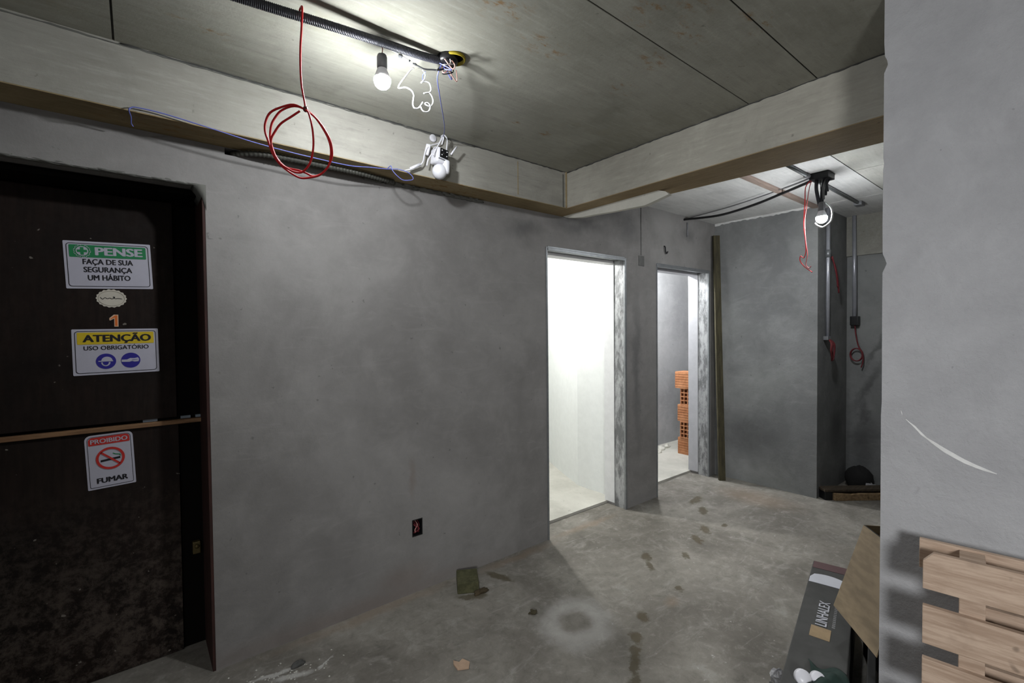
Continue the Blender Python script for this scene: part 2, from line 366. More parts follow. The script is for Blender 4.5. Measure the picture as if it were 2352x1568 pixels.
seam([(-.6, YB-.001, ZC-.009), (1.6, YB-.001, ZC-.008)], .004, 'mortar_seam', b1, m_mortar)
seam([(XB-.001, YB, ZC-.004), (XB-.001, .2, ZC-.002)], .0045, 'mortar_seam', b2, m_seam)
MB().box((XB-.012, YB-.006, ZS+.004), (XB-.002, YB+.002, ZC)).build('corner_groove', m_soffit, b1)
MB().box((XB-.040, YB-.002, ZS+.004), (XB-.030, YB+.002, ZC-.02)).build('corner_groove', m_mortar, b1)
MB().box((1.93, YB-.0012, ZS+.02), (1.936, YB+.002, ZC-.02)).build('form_joint', m_soffit, b1)

wf = struct(MB().box((XF, YE, -.01), (5.9, D+.01, ZC+.004)).build('wall_far', m_wall2), 'grey plastered end wall of the passage')
wb = struct(MB().box((5.6, -2.0, -.01), (5.75, YE+.01, ZC+.004)).build('wall_back', m_wall2), 'dark back wall of the recess')
rr = random.Random(23); P_ = [(YE+.01, ZC), (D-.005, ZC)]
for i in range(40): P_.append((D-.005-(D-.02-YE)*i/39, ZC-.010-rr.uniform(0, .016)))
MB().prism([(XF-.012, y, z) for y, z in P_], (.013, 0, 0)).build('ragged_plaster_edge', m_slab2, wf)
lt = MB().box((5.57, -2.0, 2.265), (5.602, YE-.002, ZC)).build('lintel_beam', m_beam, wb)
edge = [(XR, YR), (XR+.16, YR), (XR+.16, -2.8), (XR, -2.8)]
wr = MB()
zs_ = [0, .5, .9, 1.25, 1.3, 1.60, 1.735, 1.75, 1.765, 1.78, 1.80, 1.9, 2.08, 2.1, 2.12, 2.3, 2.40, 2.425, 2.44, 2.455, 2.50, ZC+.004]
off = [0, .001, 0, .001, -.001, 0, 0, -.006, -.011, -.007, 0, .001, 0, -.002, 0, 0, 0, -.010, -.008, -.002, 0, 0]
vsx = []
for z, o_ in zip(zs_, off): vsx += [(XR, YR+o_, z), (XR+.16, YR+o_, z), (XR+.16, -2.8, z), (XR, -2.8, z)]
fs = [(3, 2, 1, 0), tuple(len(vsx)-4+i for i in range(4))]
for i in range(len(zs_)-1):
    for k in range(4): fs.append((i*4+k, i*4+(k+1) % 4, i*4+4+(k+1) % 4, i*4+4+k))
wr.add(vsx, fs)
wr = struct(wr.build('wall_right', m_near), 'pale grey rendered wall close on the right')
m_chalk = plain('chalk', c(222, 222, 220), .95)
sc = [(.378, 1.284), (.3745, 1.272), (.366, 1.259), (.356, 1.249), (.343, 1.237), (.329, 1.220), (.314, 1.206), (.295, 1.192), (.275, 1.178), (.254, 1.166), (.230, 1.153), (.207, 1.144), (.185, 1.137), (.163, 1.131)]
k_ = XR/1.9; sc = [(y*k_, 1.55+(z-1.55)*k_) for y, z in sc]
wd = [.003, .0035, .001, .0016, .0035, .004, .0022, .0045, .0055, .0055, .005, .004, .003, .0008]
ck = MB()
for i in range(len(sc)-1):
    (y0, z0), (y1, z1) = sc[i], sc[i+1]
    if i == 1: continue
    ck.add([(XR-.0015, y0, z0+1.3*wd[i]), (XR-.0015, y0, z0-1.3*wd[i]), (XR-.0015, y1, z1-1.3*wd[i+1]), (XR-.0015, y1, z1+1.3*wd[i+1])], [(0, 1, 2, 3)])
ck.build('chalk_mark', m_chalk, wr)
# the rest of the hall behind the camera, and the rooms behind the doorways
struct(MB().box((-3.35, -2.8, 0), (-3.2, D+T, ZC)).build('wall_west', m_near), 'hall wall out of view behind the camera')
struct(MB().box((-3.2, -2.95, 0), (5.75, -2.8, ZC)).build('wall_south', m_near), 'hall wall out of view behind the camera')
struct(MB().box((2.2, -2.15, 0), (5.75, -2.0, ZC)).build('wall_passage', m_wall2), 'passage wall hidden behind the near wall')
struct(MB().prism([(3.374, D+T, .0), (3.374, 3.165, .0), (3.56, 3.59, .0), (3.74, 3.96, .0), (4.3, 5.4, .0), (4.45, 5.4, 0), (3.80, 3.80, .0), (3.79, D+T, .0)], (0, 0, ZC)).build('wall_inner', m_white), 'white wall inside the brightly lit room')
struct(MB().box((1.2, 5.4, 0), (4.5, 5.5, ZC)).build('wall_inner_back', m_white), 'white back wall of the brightly lit room')
struct(MB().box((1.1, D+T, 0), (1.2, 5.5, ZC)).build('wall_inner_side', m_white), 'white side wall of the brightly lit room')
struct(MB().box((3.79, 3.58, 0), (6.3, 3.68, ZC)).build('wall_store', m_store), 'grey wall at the back of the store room')
struct(MB().box((6.2, D+T, 0), (6.3, 3.6, ZC)).build('wall_store_side', m_store), 'grey side wall of the store room')
# niche behind the dark door, its walls coloured black for the shade there
struct(MB().box((EX0-.1, D+T+.16, 0), (EX1+.2, D+T+.2, ZC)).build('wall_niche', m_shade_black), 'dark space behind the entrance door')
struct(MB().box((EX1, D+T, 0), (EX1+.15, D+T+.2, ZC)).build('wall_niche_side', m_shade_black), 'dark side of the space behind the door')

# ------------------------------------------------------------------ doorways with metal angles and white lining
def metal_mat():
    n = N('splashed_zinc'); p = n.obj(); z = n.noise(n.map(p, sc=(1, 1, .35)), 16, 8, .75); f = n.noise(p, 60, 5, .7)
    col = n.mix(n.rng(z, .40, .60), c(108, 109, 110), c(172, 173, 174))
    col = n.mix(n.math('MULTIPLY', n.rng(f, .60, .70), .45), col, c(72, 74, 74))
    return n.done(col, .5, f, .2, .002, .35, .5)
m_zinc = metal_mat(); m_line = plain('white_lining_board', c(214, 214, 214), .7, var=.05)
m_zinc2 = plain('zinc_angle', c(140, 143, 145), .45, .5)
def doorway(name, label, d, mat):
    x0, x1, z1 = d; cx = (x0+x1)/2
    r = struct(thing(name, None, None, (cx, D, 0)), label)
    MB().box((x0-.004, D-.006, 0), (x0+.010, D+.114, z1)).build('left_jamb', m_zinc2, r, bevel=.001)
    MB().box((x0-.002, D+.118, 0), (x0+.014, D+T, z1)).build('left_lining', m_line, r)
    MB().box((x1-.006, D-.006, .0), (x1+.006, D+.116, z1)).build('right_jamb', m_zinc, r, bevel=.001)
    MB().box((x1-.012, D-.008, .0), (x1+.010, D+.010, z1)).build('corner_bead', m_zinc2, r, bevel=.003)
    MB().box((x1-.012, D+.116, .025), (x1+.010, D+T, z1-.03)).build('right_lining', mat, r)
    MB().box((x0+.010, D-.006, z1-.010), (x1-.012, D+.114, z1+.006)).build('head', m_zinc2, r, bevel=.001)
    MB().box((x0+.010, D-.010, z1-.026), (x1-.012, D+.004, z1-.006)).build('head_angle', m_zinc2, r, bevel=.003)
    MB().box((x0+.012, D+.118, z1-.032), (x1-.012, D+T, z1)).build('head_lining', mat, r)
    return r
doorway('door_2', 'open doorway into the brightly lit white room', D1, m_line)
doorway('door_3', 'narrower looking open doorway near the far corner', D2, plain('grey_lining_board', c(176, 176, 180), .7, var=.05))

# ------------------------------------------------------------------ dark entrance door
def door_mat():
    n = N('dark_varnished_ply'); p = n.pos()
    g = n.noise(n.map(p, sc=(9, 9, 1)), 5, 7, .7); big = n.noise(p, 3, 6, .6)
    col = n.mix(n.rng(g, .35, .65), c(27, 20, 17), c(36, 27, 23)); col = n.mix(n.rng(big, .4, .7), col, c(22, 17, 15))
    du = n.noise(p, 20, 12, .8, dist=.25); sx = n.n.new('ShaderNodeSeparateXYZ'); n.L(p, sx.inputs[0])
    low = n.rng(sx.outputs[2], 1.05, .15)
    col = n.mix(n.math('MULTIPLY', n.math('MULTIPLY', n.rng(du, .42, .62), low), .62), col, c(98, 88, 80))
    sp = n.noise(p, 34, 2, .5)
    col = n.mix(n.math('MULTIPLY', n.rng(sp, .74, .775), .45), col, c(165, 158, 148))
    return n.done(col, n.rng(du, .3, .7, .6, .85), g, .1, .002, spec=.18)
m_door = door_mat()
m_frame = wood('red_brown_frame', c(46, 28, 25), c(64, 39, 34), 2, False)
m_dark = plain('dark_stile', c(13, 11, 9), .9, spec=.1)
m_batt = wood('brown_batten', c(112, 82, 58), c(140, 108, 78), 0, False)
m_brass = plain('tarnished_brass', c(96, 84, 52), .5, .5)
m_gaplight = plain('blue_grey_gap_light', c(130, 140, 150), .6)
d1 = struct(thing('door_1', None, None, (-.25, 2.78, 0)), 'dark brown boarded entrance door carrying safety signs')
YP = 2.78
MB().box((EX0, YP, 1.150), (.150, YP+.02, 2.180)).build('upper_panel', m_door, d1, bevel=.002)
MB().box((EX0, YP, .004), (.155, YP+.02, 1.120)).build('lower_panel', m_door, d1, bevel=.002)
MB().box((.12, YP+.022, 0), (EX1-.012, YP+.05, 2.2)).build('stile', m_dark, d1)
MB().box((EX0, YP+.022, 2.10), (.12, YP+.05, 2.2)).build('top_rail', m_dark, d1)
MB().box((EX0, YP+.022, 1.0), (.12, YP+.05, 1.25)).build('middle_rail', m_dark, d1)
mb = MB().box((EX0, YP-.012, 1.116), (.258, YP+.020, 1.136)); mb.build('batten', m_batt, d1, bevel=.003)
for xa, xb in ((.02, .075), (.165, .205), (.225, .262)): MB().box((xa, YP+.008, 1.138), (xb, YP+.022, 1.150)).build('gap_light_strip', m_gaplight, d1)  # blue-grey pieces painted for light showing through the gap above the batten
MB().box((EX1-.012, D+.002, 0), (EX1+.004, D+T+.10, EZ)).build('right_jamb', m_frame, d1, bevel=.002)
MB().box((EX0, D+.10, EZ-.028), (EX1, D+T+.1, EZ-.004)).build('head', m_dark, d1)
lk = MB().box((.200, YP-.006, .46), (.232, YP+.023, .52)).build('lock_plate', m_brass, d1, bevel=.004)
MB().lathe([(.008, 0), (.010, .012), (.004, .014)], 14, Matrix.Translation((.216, YP-.006, .500)) @ Matrix.Rotation(math.pi/2, 4, 'X')).build('lock_cylinder', m_brass, lk, smooth=True)

# ------------------------------------------------------------------ signs
m_paper = plain('sign_white', c(186, 185, 198), .45, var=.03); m_ink = plain('ink_black', c(26, 25, 32), .5, var=0)
m_green = plain('safety_green', c(34, 128, 78), .45, var=.05); m_yel = plain('warning_yellow', c(214, 186, 40), .45, var=.05)
m_red = plain('prohibition_red', c(196, 48, 42), .45, var=.05); m_blue = plain('mandatory_blue', c(44, 38, 140), .45, var=.05)
m_cream = plain('cream_paper', c(206, 200, 186), .6, var=.06); m_orange = plain('orange_vinyl', c(226, 118, 52), .4, var=.05)
def flat(name, pts, k, mat, parent, holes=None):
    """thin print layer in the sign's own plane (u right, v up), k = layer"""
    y0, y1 = -.0012*k-.0014, -.0012*(k-1)-.0014+.0001
    mb = MB()
    if holes is None: mb.prism([(u, y0, v) for u, v in pts], (0, y1-y0, 0))
    else:
        n = len(pts)
        for i in range(n):
            j = (i+1) % n
            a, b, e, d = pts[i], pts[j], holes[j], holes[i]
            mb.hexa([(a[0], y0, a[1]), (b[0], y0, b[1]), (e[0], y0, e[1]), (d[0], y0, d[1]), (a[0], y1, a[1]), (b[0], y1, b[1]), (e[0], y1, e[1]), (d[0], y1, d[1])])
    return mb.build(name, mat, parent, local=True)
def rrect(w_, h_, r, cx=0, cy=0, n=5, top=None):
    P = []
    for sx, sy, a0 in ((1, 1, 0), (-1, 1, 90), (-1, -1, 180), (1, -1, 270)):
        q = top if (top and sy > 0) else r
        for i in range(n+1):
            a = math.radians(a0+90*i/n); P.append((cx+sx*(w_/2-q)+q*math.cos(a), cy+sy*(h_/2-q)+q*math.sin(a)))
    return P
def disc(r, cx=0, cy=0, n=32, ry=None, a0=0, a1=360):
    full = a1-a0 == 360
    return [(cx+r*math.cos(math.radians(a0+(a1-a0)*i/(n if full else n-1))), cy+(ry or r)*math.sin(math.radians(a0+(a1-a0)*i/(n if full else n-1)))) for i in range(n)]
def textmesh(txt, bold):
    cu = bpy.data.curves.new('t', 'FONT'); cu.body = txt; cu.size = 1; cu.offset = 0; cu.resolution_u = 3
    o = bpy.data.objects.new('t', cu); COL.objects.link(o)
    dg = bpy.context.evaluated_depsgraph_get(); me = bpy.data.meshes.new_from_object(o.evaluated_get(dg))
    bpy.data.objects.remove(o); return me
def thicken(me, bold):
    if bold <= 0: return me
    vs = [q.co.copy() for q in me.vertices]; fs = [tuple(p.vertices) for p in me.polygons]; V = []; F = []
    for i in range(5):
        d = Vector(((i-2)/2*bold*1.6, (.0, .5, -.5, .5, .0)[i]*bold, .0003*i))
        F += [tuple(k+len(V) for k in f) for f in fs]; V += [v+d for v in vs]
    m2 = bpy.data.meshes.new('letters'); m2.from_pydata(V, [], F); return m2
def write(txt, cap, width, u, v, k, mat, parent, bold=.018, name='lettering', m=None):
    """flat letters: cap height, overall width, centre u, baseline v"""
    me = textmesh(txt, bold); me = thicken(me, bold); xs = [q.co.x for q in me.vertices]
    h = textmesh('H', bold); hs = [q.co.y for q in h.vertices]
    sy = cap/(max(hs)-min(hs)); sx = width/(max(xs)-min(xs)); x0 = (max(xs)+min(xs))/2; y0 = min(hs)
    yy = -.0012*k-.0014
    for q in me.vertices:
        p = Vector((u+(q.co.x-x0)*sx, yy-q.co.z*.3, v+(q.co.y-y0)*sy)); q.co = m @ p if m else p
    me.materials.clear(); me.materials.append(mat)
    o = bpy.data.objects.new(name, me); COL.objects.link(o); o.parent = parent; return o
def sign(label, cx, cz, rot, w_, h_, r=.004, top=None):
    o = thing('safety_sign', label, 'sign', (cx, YP-.0005, cz), (0, rot, 0), 'safety signs on the dark door')
    flat('plate', rrect(w_, h_, r, top=top), 0, m_paper, o); return o
s1 = sign('white sign with green PENSE header, topmost on the dark door', -.0815, 1.861, math.radians(-2.2), .298, .207)
flat('border', rrect(.280, .189, .012), 1, m_ink, s1, rrect(.2755, .1845, .0105))
flat('header', rrect(.262, .054, .004, 0, .0605), 1, m_green, s1)
wreath = MB()
for i in range(22):
    a = math.radians(100+i*340/22); r_ = .0265
    u, v = -.089+r_*math.cos(a), .0605+r_*math.sin(a)
    t = a+math.pi/2+(.6 if i % 2 else -.6)
    P = [(u+.0045*math.cos(t), v+.0045*math.sin(t)), (u+.0014*math.cos(t+1.57), v+.0014*math.sin(t+1.57)), (u-.0045*math.cos(t), v-.0045*math.sin(t)), (u-.0014*math.cos(t+1.57), v-.0014*math.sin(t+1.57))]
    wreath.prism([(x, -.0038, z) for x, z in P], (0, .001, 0))
wreath.build('emblem_wreath', m_paper, s1, local=True)
flat('emblem_disc', disc(.0205, -.089, .0605), 2, m_paper, s1)
a_, b_ = .0055, .0165
flat('emblem_cross', [(x-.089, y+.0605) for x, y in ((a_, a_), (a_, b_), (-a_, b_), (-a_, a_), (-b_, a_), (-b_, -a_), (-a_, -a_), (-a_, -b_), (a_, -b_), (a_, -a_), (b_, -a_), (b_, a_))], 3, m_green, s1)
write('PENSE', .034, .166, .036, .0445, 2, m_paper, s1, .03)
write('FAÇA DE SUA', .0225, .172, -.004, .0035, 1, m_ink, s1, .022)
write('SEGURANÇA', .0225, .166, -.006, -.031, 1, m_ink, s1, .022)
write('UM HÁBITO', .0225, .146, -.004, -.0665, 1, m_ink, s1, .022)
s2 = sign('white sign with yellow ATENÇÃO header and two blue discs', -.064, 1.475, math.radians(-.7), .300, .203)
flat('border', rrect(.282, .186, .012), 1, m_ink, s2, rrect(.2775, .1815, .0105))
flat('header', rrect(.266, .053, .004, 0, .0605), 1, m_yel, s2)
write('ATENÇÃO', .030, .238, .004, .0455, 2, m_ink, s2, .03)
write('USO OBRIGATÓRIO', .0175, .226, .0, .009, 1, m_ink, s2, .014)
for name, u in (('helmet_disc', -.040), ('glove_disc', .046)):
    flat(name, disc(.0345, u, -.043), 1, m_blue, s2)
flat('helmet_symbol', disc(.019, -.037, -.040, 14, .0175, 0, 180)+[(-.066, -.040), (-.066, -.044), (-.016, -.044), (-.016, -.040)], 2, m_paper, s2)
flat('chin_symbol', disc(.016, -.041, -.047, 12, .018, 180, 360), 2, m_paper, s2)
flat('face_symbol', disc(.010, -.041, -.049, 12, .011, 180, 360)+[(-.031, -.046), (-.051, -.046)], 3, m_blue, s2)
flat('glove_symbol', [(.0135, -.039), (.033, -.039), (.044, -.033), (.060, -.034), (.072, -.031), (.076, -.038), (.074, -.049), (.060, -.050), (.050, -.047), (.041, -.050), (.0135, -.049)], 2, m_paper, s2)
flat('glove_crease', [(.050, -.041), (.070, -.0395), (.070, -.0410), (.050, -.0425)], 3, m_blue, s2)
s3 = sign('white PROIBIDO FUMAR sign with red band below the wooden batten', -.0975, .984, math.radians(-2.2), .166, .243, .004, .022)
flat('border', rrect(.150, .227, .006, top=.016), 1, m_ink, s3, rrect(.147, .224, .005, top=.015))
flat('header', rrect(.142, .035, .004, 0, .093, top=.014), 1, m_red, s3)
write('PROIBIDO', .019, .128, .0, .083, 2, m_paper, s3, .018)
flat('cigarette', [(-.034, -.003), (.034, .003), (.034, .012), (-.034, .006)], 1, m_ink, s3)
flat('smoke', [(.008, .030), (.014, .024), (.030, .020), (.034, .014), (.037, .014), (.034, .023), (.018, .027), (.010, .032)], 1, m_green, s3)
flat('red_ring', disc(.050, 0, .010), 2, m_red, s3, disc(.0405, 0, .010))
flat('red_slash', [(-.034, .0375), (-.028, .0425), (.034, -.0175), (.028, -.0225)], 2, m_red, s3)
write('FUMAR', .022, .108, .002, -.096, 1, m_ink, s3, .03)
ov = thing('oval_sticker', 'cream scalloped oval sticker between the PENSE and ATENÇÃO signs', 'sticker', (-.079, YP-.0005, 1.714))
flat('paper', [(math.cos(t)*(.052+.0016*math.cos(18*t)), math.sin(t)*(.040+.0016*math.cos(18*t))) for t in [2*math.pi*i/144 for i in range(144)]], 0, m_cream, ov)
flat('printed_rim', disc(.046, 0, 0, 40, .034), 1, plain('rim_grey', c(150, 144, 132), .6, var=0), ov, disc(.0445, 0, 0, 40, .0325))
sq = MB().tube([(-.038, -.0025, .004), (-.030, -.0025, -.004), (-.022, -.0025, .003), (-.014, -.0025, -.002), (-.006, -.0025, .002), (.002, -.0025, -.002), (.012, -.0025, .005), (.006, -.0025, .007), (.014, -.0025, -.001), (.022, -.0025, .001), (.036, -.0025, -.001)], .0012, 5, 4)
sq.build('script_print', m_ink, ov, local=True)
on = thing('number_sticker', 'orange figure 1 stuck above the ATENÇÃO sign', 'number', (-.073, YP-.0005, 1.615))
fig1 = [(.0155, .026), (.000, .026), (-.0155, .010), (-.0155, .001), (-.012, .000), (.001, .008), (.001, -.028), (.0155, -.028)]
flat('outline', fig1, 0, plain('pale_peach', c(222, 190, 160), .5, var=.03), on)
flat('figure', [(.0125, .0225), (.004, .0225), (-.0125, .007), (-.0125, .0045), (.004, .0135), (.004, -.025), (.0125, -.025)], 1, m_orange, on)

# ------------------------------------------------------------------ ceiling wiring of the hall
m_cond = plain('black_corrugated_pvc', c(46, 47, 54), .45); m_copper = plain('red_wire', c(176, 18, 24), .5, var=.05, spec=.3)
m_bluew = plain('blue_wire', c(98, 106, 176), .4, var=.05); m_whitew = plain('white_wire', c(226, 226, 226), .4, var=.03)
m_tape = plain('black_tape', c(34, 34, 38), .5); m_yelbox = plain('yellow_box', c(150, 134, 28), .6); m_greyp = plain('grey_plastic', c(120, 121, 124), .5)
m_blk = plain('black_plastic', c(22, 22, 24), .4); m_wp = plain('white_plastic', c(222, 222, 228), .35, var=.03, spec=.5)
m_peach = plain('pink_wire', c(210, 160, 150), .5)
def emit(name, s, col=(1, 1, 1, 1)):
    n = N(name); n.b.inputs['Base Color'].default_value = (.9, .9, .9, 1); n.b.inputs['Emission Color'].default_value = col
    n.b.inputs['Emission Strength'].default_value = s; return n.m
def wire(name, label, cat, pts, r, mat, seg=6, smooth=5):
    o = MB().tube(pts, r, seg, smooth).build(name, mat, smooth=True); return tag(o, label, cat)
tag(MB().tube([(-.9, 1.70, 2.652), (-.4, 1.685, 2.60), (.0, 1.675, 2.578), (.30, 1.662, 2.588), (.55, 1.656, 2.606), (.76, 1.655, 2.620), (.90, 1.653, 2.628), (1.0, 1.650, 2.640)], .0155, 14, 8, prof=(.0014, .90)).build('corrugated_conduit', m_cond, smooth=True), 'thick black corrugated conduit sagging to the ceiling box', 'conduit')
jb = thing('junction_box', 'round yellow and black ceiling box full of loose wires', 'box', (1.015, 1.632, ZC))
T0 = Matrix.Translation((1.026, 1.628, ZC))
MB().lathe([(.046, .0), (.048, -.006), (.045, -.011), (.040, -.011), (.037, .004), (.0, .004)], 28, T0).build('yellow_rim', m_yelbox, jb, smooth=True)
MB().lathe([(.042, -.001), (.040, -.022), (.030, -.030), (.0, -.032)], 24, Matrix.Translation((1.004, 1.640, ZC))).build('black_insert', m_blk, jb, smooth=True)
for i, (mt, q) in enumerate(((m_peach, 1), (m_peach, 2), (m_bluew, 3), (m_whitew, 4), (m_bluew, 5), (m_blk, 6), (m_peach, 7), (m_blk, 8))):
    rn = random.Random(q); x0, y0 = 1.0+rn.uniform(-.02, .045), 1.635+rn.uniform(-.03, .03)
    MB().tube([(x0, y0, ZC-.02), (x0+rn.uniform(-.03, .03), y0+rn.uniform(-.02, .02), ZC-.05), (x0+rn.uniform(-.04, .04), y0+rn.uniform(-.03, .03), ZC-.062), (x0+rn.uniform(-.03, .03), y0+rn.uniform(-.02, .02), ZC-.03)], .0022, 6, 5).build('loose_wire', mt, jb, smooth=True)
def bulb(name, label, loc, strength, rg, wirepts, wm, socket_mat):
    o = thing(name, label, 'light bulb', loc); Tm = Matrix.Translation(loc)
    k = rg/.03
    a = [(.0, -.030), (.010, -.0285), (.019, -.0235), (.026, -.0155), (.0298, -.004), (.030, .004), (.0297, .008)]
    MB().lathe([(r*k, z*k) for r, z in a], 28, Tm).build('globe', emit(name+'_glow', strength, (.94, .97, 1, 1)), o, smooth=True)
    MB().lathe([(r*k, z*k) for r, z in ((.0297, .008), (.0262, .018), (.0215, .031), (.0175, .040), (.016, .046), (.0, .046))], 24, Tm).build('housing', m_wp, o, smooth=True)
    s_ = MB().lathe([(r*k, z*k) for r, z in ((.0165, .044), (.0185, .048), (.0185, .085), (.0155, .094), (.006, .097), (.0, .097))], 24, Tm).build('socket', socket_mat, o, smooth=True)
    for q in wirepts: MB().tube(q, .002, 6, 5).build('flex', wm, s_, smooth=True)
    return o
bulb('bare_bulb', 'glowing bare bulb in grey socket below the black conduit', (.751, 1.70, 2.503), BULB_1, .031, [[(.750, 1.700, 2.600), (.752, 1.696, 2.615), (.742, 1.68, 2.628), (.735, 1.664, 2.622)]], m_peach, m_greyp)
TW = [(.789, 1.72, 2.648), (.822, 1.72, 2.643), (.851, 1.71, 2.629), (.88, 1.70, 2.614), (.898, 1.69, 2.605), (.922, 1.68, 2.597), (.95, 1.67, 2.600), (.975, 1.655, 2.6), (.994, 1.65, 2.612), (1.005, 1.648, 2.627)]
tw = thing('taped_cable', 'dark taped cable end with frayed tip hanging from ceiling box', 'cable', TW[-1])
MB().tube(TW[3:], .0030, 7, 5).build('sheath', m_tape, tw, smooth=True)
MB().tube(TW[:4], .0024, 6, 4).build('bare_end', m_whitew, tw, smooth=True)
for a, b in ((.30, .40), (.72, .86)):
    q0 = Vector(TW[2]).lerp(Vector(TW[4]), a); q1 = Vector(TW[2]).lerp(Vector(TW[4]), b)
    MB().tube([q0, q1], .0042, 8, 1).build('tape_band', m_tape, tw, smooth=True)
MB().lathe([(.004, -.004), (.008, 0), (.008, .01), (.003, .014)], 10, Matrix.Translation((.830, 1.715, 2.632)) @ Matrix.Rotation(1.2, 4, 'Y')).build('connector', m_greyp, tw, smooth=True)
SA = [(.894, 1.72, 2.609), (.879, 1.72, 2.596), (.858, 1.72, 2.565), (.84, 1.72, 2.539), (.827, 1.72, 2.515), (.831, 1.72, 2.51), (.86, 1.72, 2.521), (.883, 1.72, 2.516), (.892, 1.72, 2.502), (.89, 1.72, 2.483), (.888, 1.72, 2.464), (.894, 1.72, 2.451), (.909, 1.72, 2.453), (.921, 1.72, 2.466), (.932, 1.72, 2.485)]
SB = [(.924, 1.70, 2.602), (.939, 1.715, 2.605), (.943, 1.715, 2.594), (.938, 1.715, 2.576), (.923, 1.715, 2.558), (.938, 1.715, 2.568), (.959, 1.715, 2.57), (.968, 1.715, 2.551), (.963, 1.715, 2.533), (.934, 1.715, 2.519), (.959, 1.715, 2.529), (.974, 1.715, 2.515), (.977, 1.715, 2.497), (.967, 1.715, 2.477), (.949, 1.715, 2.475), (.94, 1.715, 2.48), (.952, 1.715, 2.486), (.964, 1.715, 2.477), (.958, 1.715, 2.456), (.942, 1.715, 2.446), (.927, 1.715, 2.45), (.921, 1.715, 2.461)]
tg = thing('white_wire_tangle', 'curly tangle of bright white wire beside the glowing bulb', 'wire', SA[0])
MB().tube(SA, .0030, 7, 5).build('strand', m_whitew, tg, smooth=True); MB().tube(SB, .0028, 7, 5).build('strand', m_whitew, tg, smooth=True)
MB().tube([(.936, 1.70, 2.600), (.939, 1.73, 2.600), (.939, 1.73, 2.580)], .002, 6, 4).build('strand', m_bluew, tg, smooth=True)
wire('drop_wire', 'thin dark blue wire from ceiling box to the white camera', 'wire', [(.985, 1.655, 2.628), (.978, 1.67, 2.600), (.99, 1.70, 2.585), (1.06, 1.80, 2.577), (1.15, 1.93, 2.580), (1.237, 2.06, 2.588), (1.305, 2.18, 2.600), (1.335, 2.245, 2.618)], .0022, m_bluew)
RA = [(.448, 1.62, 2.279), (.413, 1.62, 2.285), (.376, 1.62, 2.266), (.344, 1.62, 2.24), (.33, 1.62, 2.207), (.328, 1.62, 2.178), (.336, 1.62, 2.151), (.348, 1.62, 2.115), (.363, 1.62, 2.092), (.383, 1.62, 2.074), (.409, 1.62, 2.06), (.432, 1.62, 2.054), (.459, 1.62, 2.061), (.491, 1.62, 2.076), (.517, 1.62, 2.108), (.532, 1.62, 2.147), (.53, 1.62, 2.186), (.519, 1.62, 2.214), (.494, 1.62, 2.249), (.465, 1.62, 2.272), (.448, 1.62, 2.279)]
RB = [(.45, 1.628, 2.283), (.429, 1.628, 2.286), (.405, 1.628, 2.279), (.377, 1.628, 2.258), (.359, 1.628, 2.231), (.348, 1.628, 2.205), (.344, 1.628, 2.168), (.35, 1.628, 2.133), (.363, 1.628, 2.104), (.388, 1.628, 2.082), (.425, 1.628, 2.08), (.449, 1.628, 2.076), (.473, 1.628, 2.07), (.499, 1.628, 2.084), (.523, 1.628, 2.116), (.531, 1.628, 2.162), (.525, 1.628, 2.2), (.505, 1.628, 2.237), (.477, 1.628, 2.27), (.45, 1.628, 2.283)]
RC = [(.429, 1.613, 2.266), (.401, 1.613, 2.239), (.373, 1.613, 2.212), (.355, 1.613, 2.182), (.343, 1.613, 2.151), (.35, 1.613, 2.114), (.368, 1.613, 2.086), (.389, 1.613, 2.074), (.412, 1.613, 2.067), (.435, 1.613, 2.073), (.455, 1.613, 2.1), (.465, 1.613, 2.13), (.47, 1.613, 2.169), (.469, 1.613, 2.207), (.464, 1.613, 2.241), (.456, 1.613, 2.269), (.446, 1.613, 2.276)]
RT = [(.450, 1.685, 2.610), (.449, 1.665, 2.622), (.448, 1.640, 2.620), (.446, 1.624, 2.605), (.442, 1.62, 2.545), (.437, 1.62, 2.474), (.436, 1.62, 2.404), (.439, 1.62, 2.349), (.447, 1.62, 2.302), (.449, 1.62, 2.279)]
rc = thing('red_cable_coil', 'red cable hanging from the conduit with coil tied at bottom', 'cable', (.446, 1.62, 2.60))
MB().tube(RT, .0032, 8, 4).build('hanging_length', m_copper, rc, smooth=True)
for q in (RA, RB, RC): MB().tube(q, .0033, 8, 4).build('loop', m_copper, rc, smooth=True)
MB().lump((.449, 1.62, 2.281), (.008, .008, .010), 4, .2).build('knot', plain('dark_red', c(84, 24, 22), .5), rc, smooth=True)

# wires and conduit along the beam
BW = [(.012, 2.42, 2.384), (.006, 2.40, 2.388), (.006, 2.36, 2.397), (.0, 2.307, 2.402), (.006, 2.302, 2.412), (.025, 2.302, 2.418), (.104, 2.302, 2.418), (.252, 2.302, 2.403), (.415, 2.307, 2.386), (.535, 2.312, 2.38), (.663, 2.312, 2.376), (.837, 2.312, 2.375), (.948, 2.312, 2.389), (1.042, 2.312, 2.400), (1.10, 2.306, 2.410)]
bw = thing('blue_wire', 'long light blue wire strung along the beam edge with a loop', 'wire', (.5, 2.31, 2.38))
MB().tube(BW, .0024, 6, 5).build('run', m_bluew, bw, smooth=True)
MB().tube([(1.042, 2.31, 2.402), (1.051, 2.29, 2.412), (1.057, 2.285, 2.39), (1.078, 2.28, 2.366), (1.112, 2.28, 2.349), (1.147, 2.28, 2.354), (1.17, 2.28, 2.363), (1.167, 2.28, 2.38), (1.138, 2.285, 2.398), (1.10, 2.30, 2.407)], .0024, 6, 5).build('loop', m_bluew, bw, smooth=True)
m_gcond = plain('grey_corrugated_pvc', c(66, 66, 60), .6)
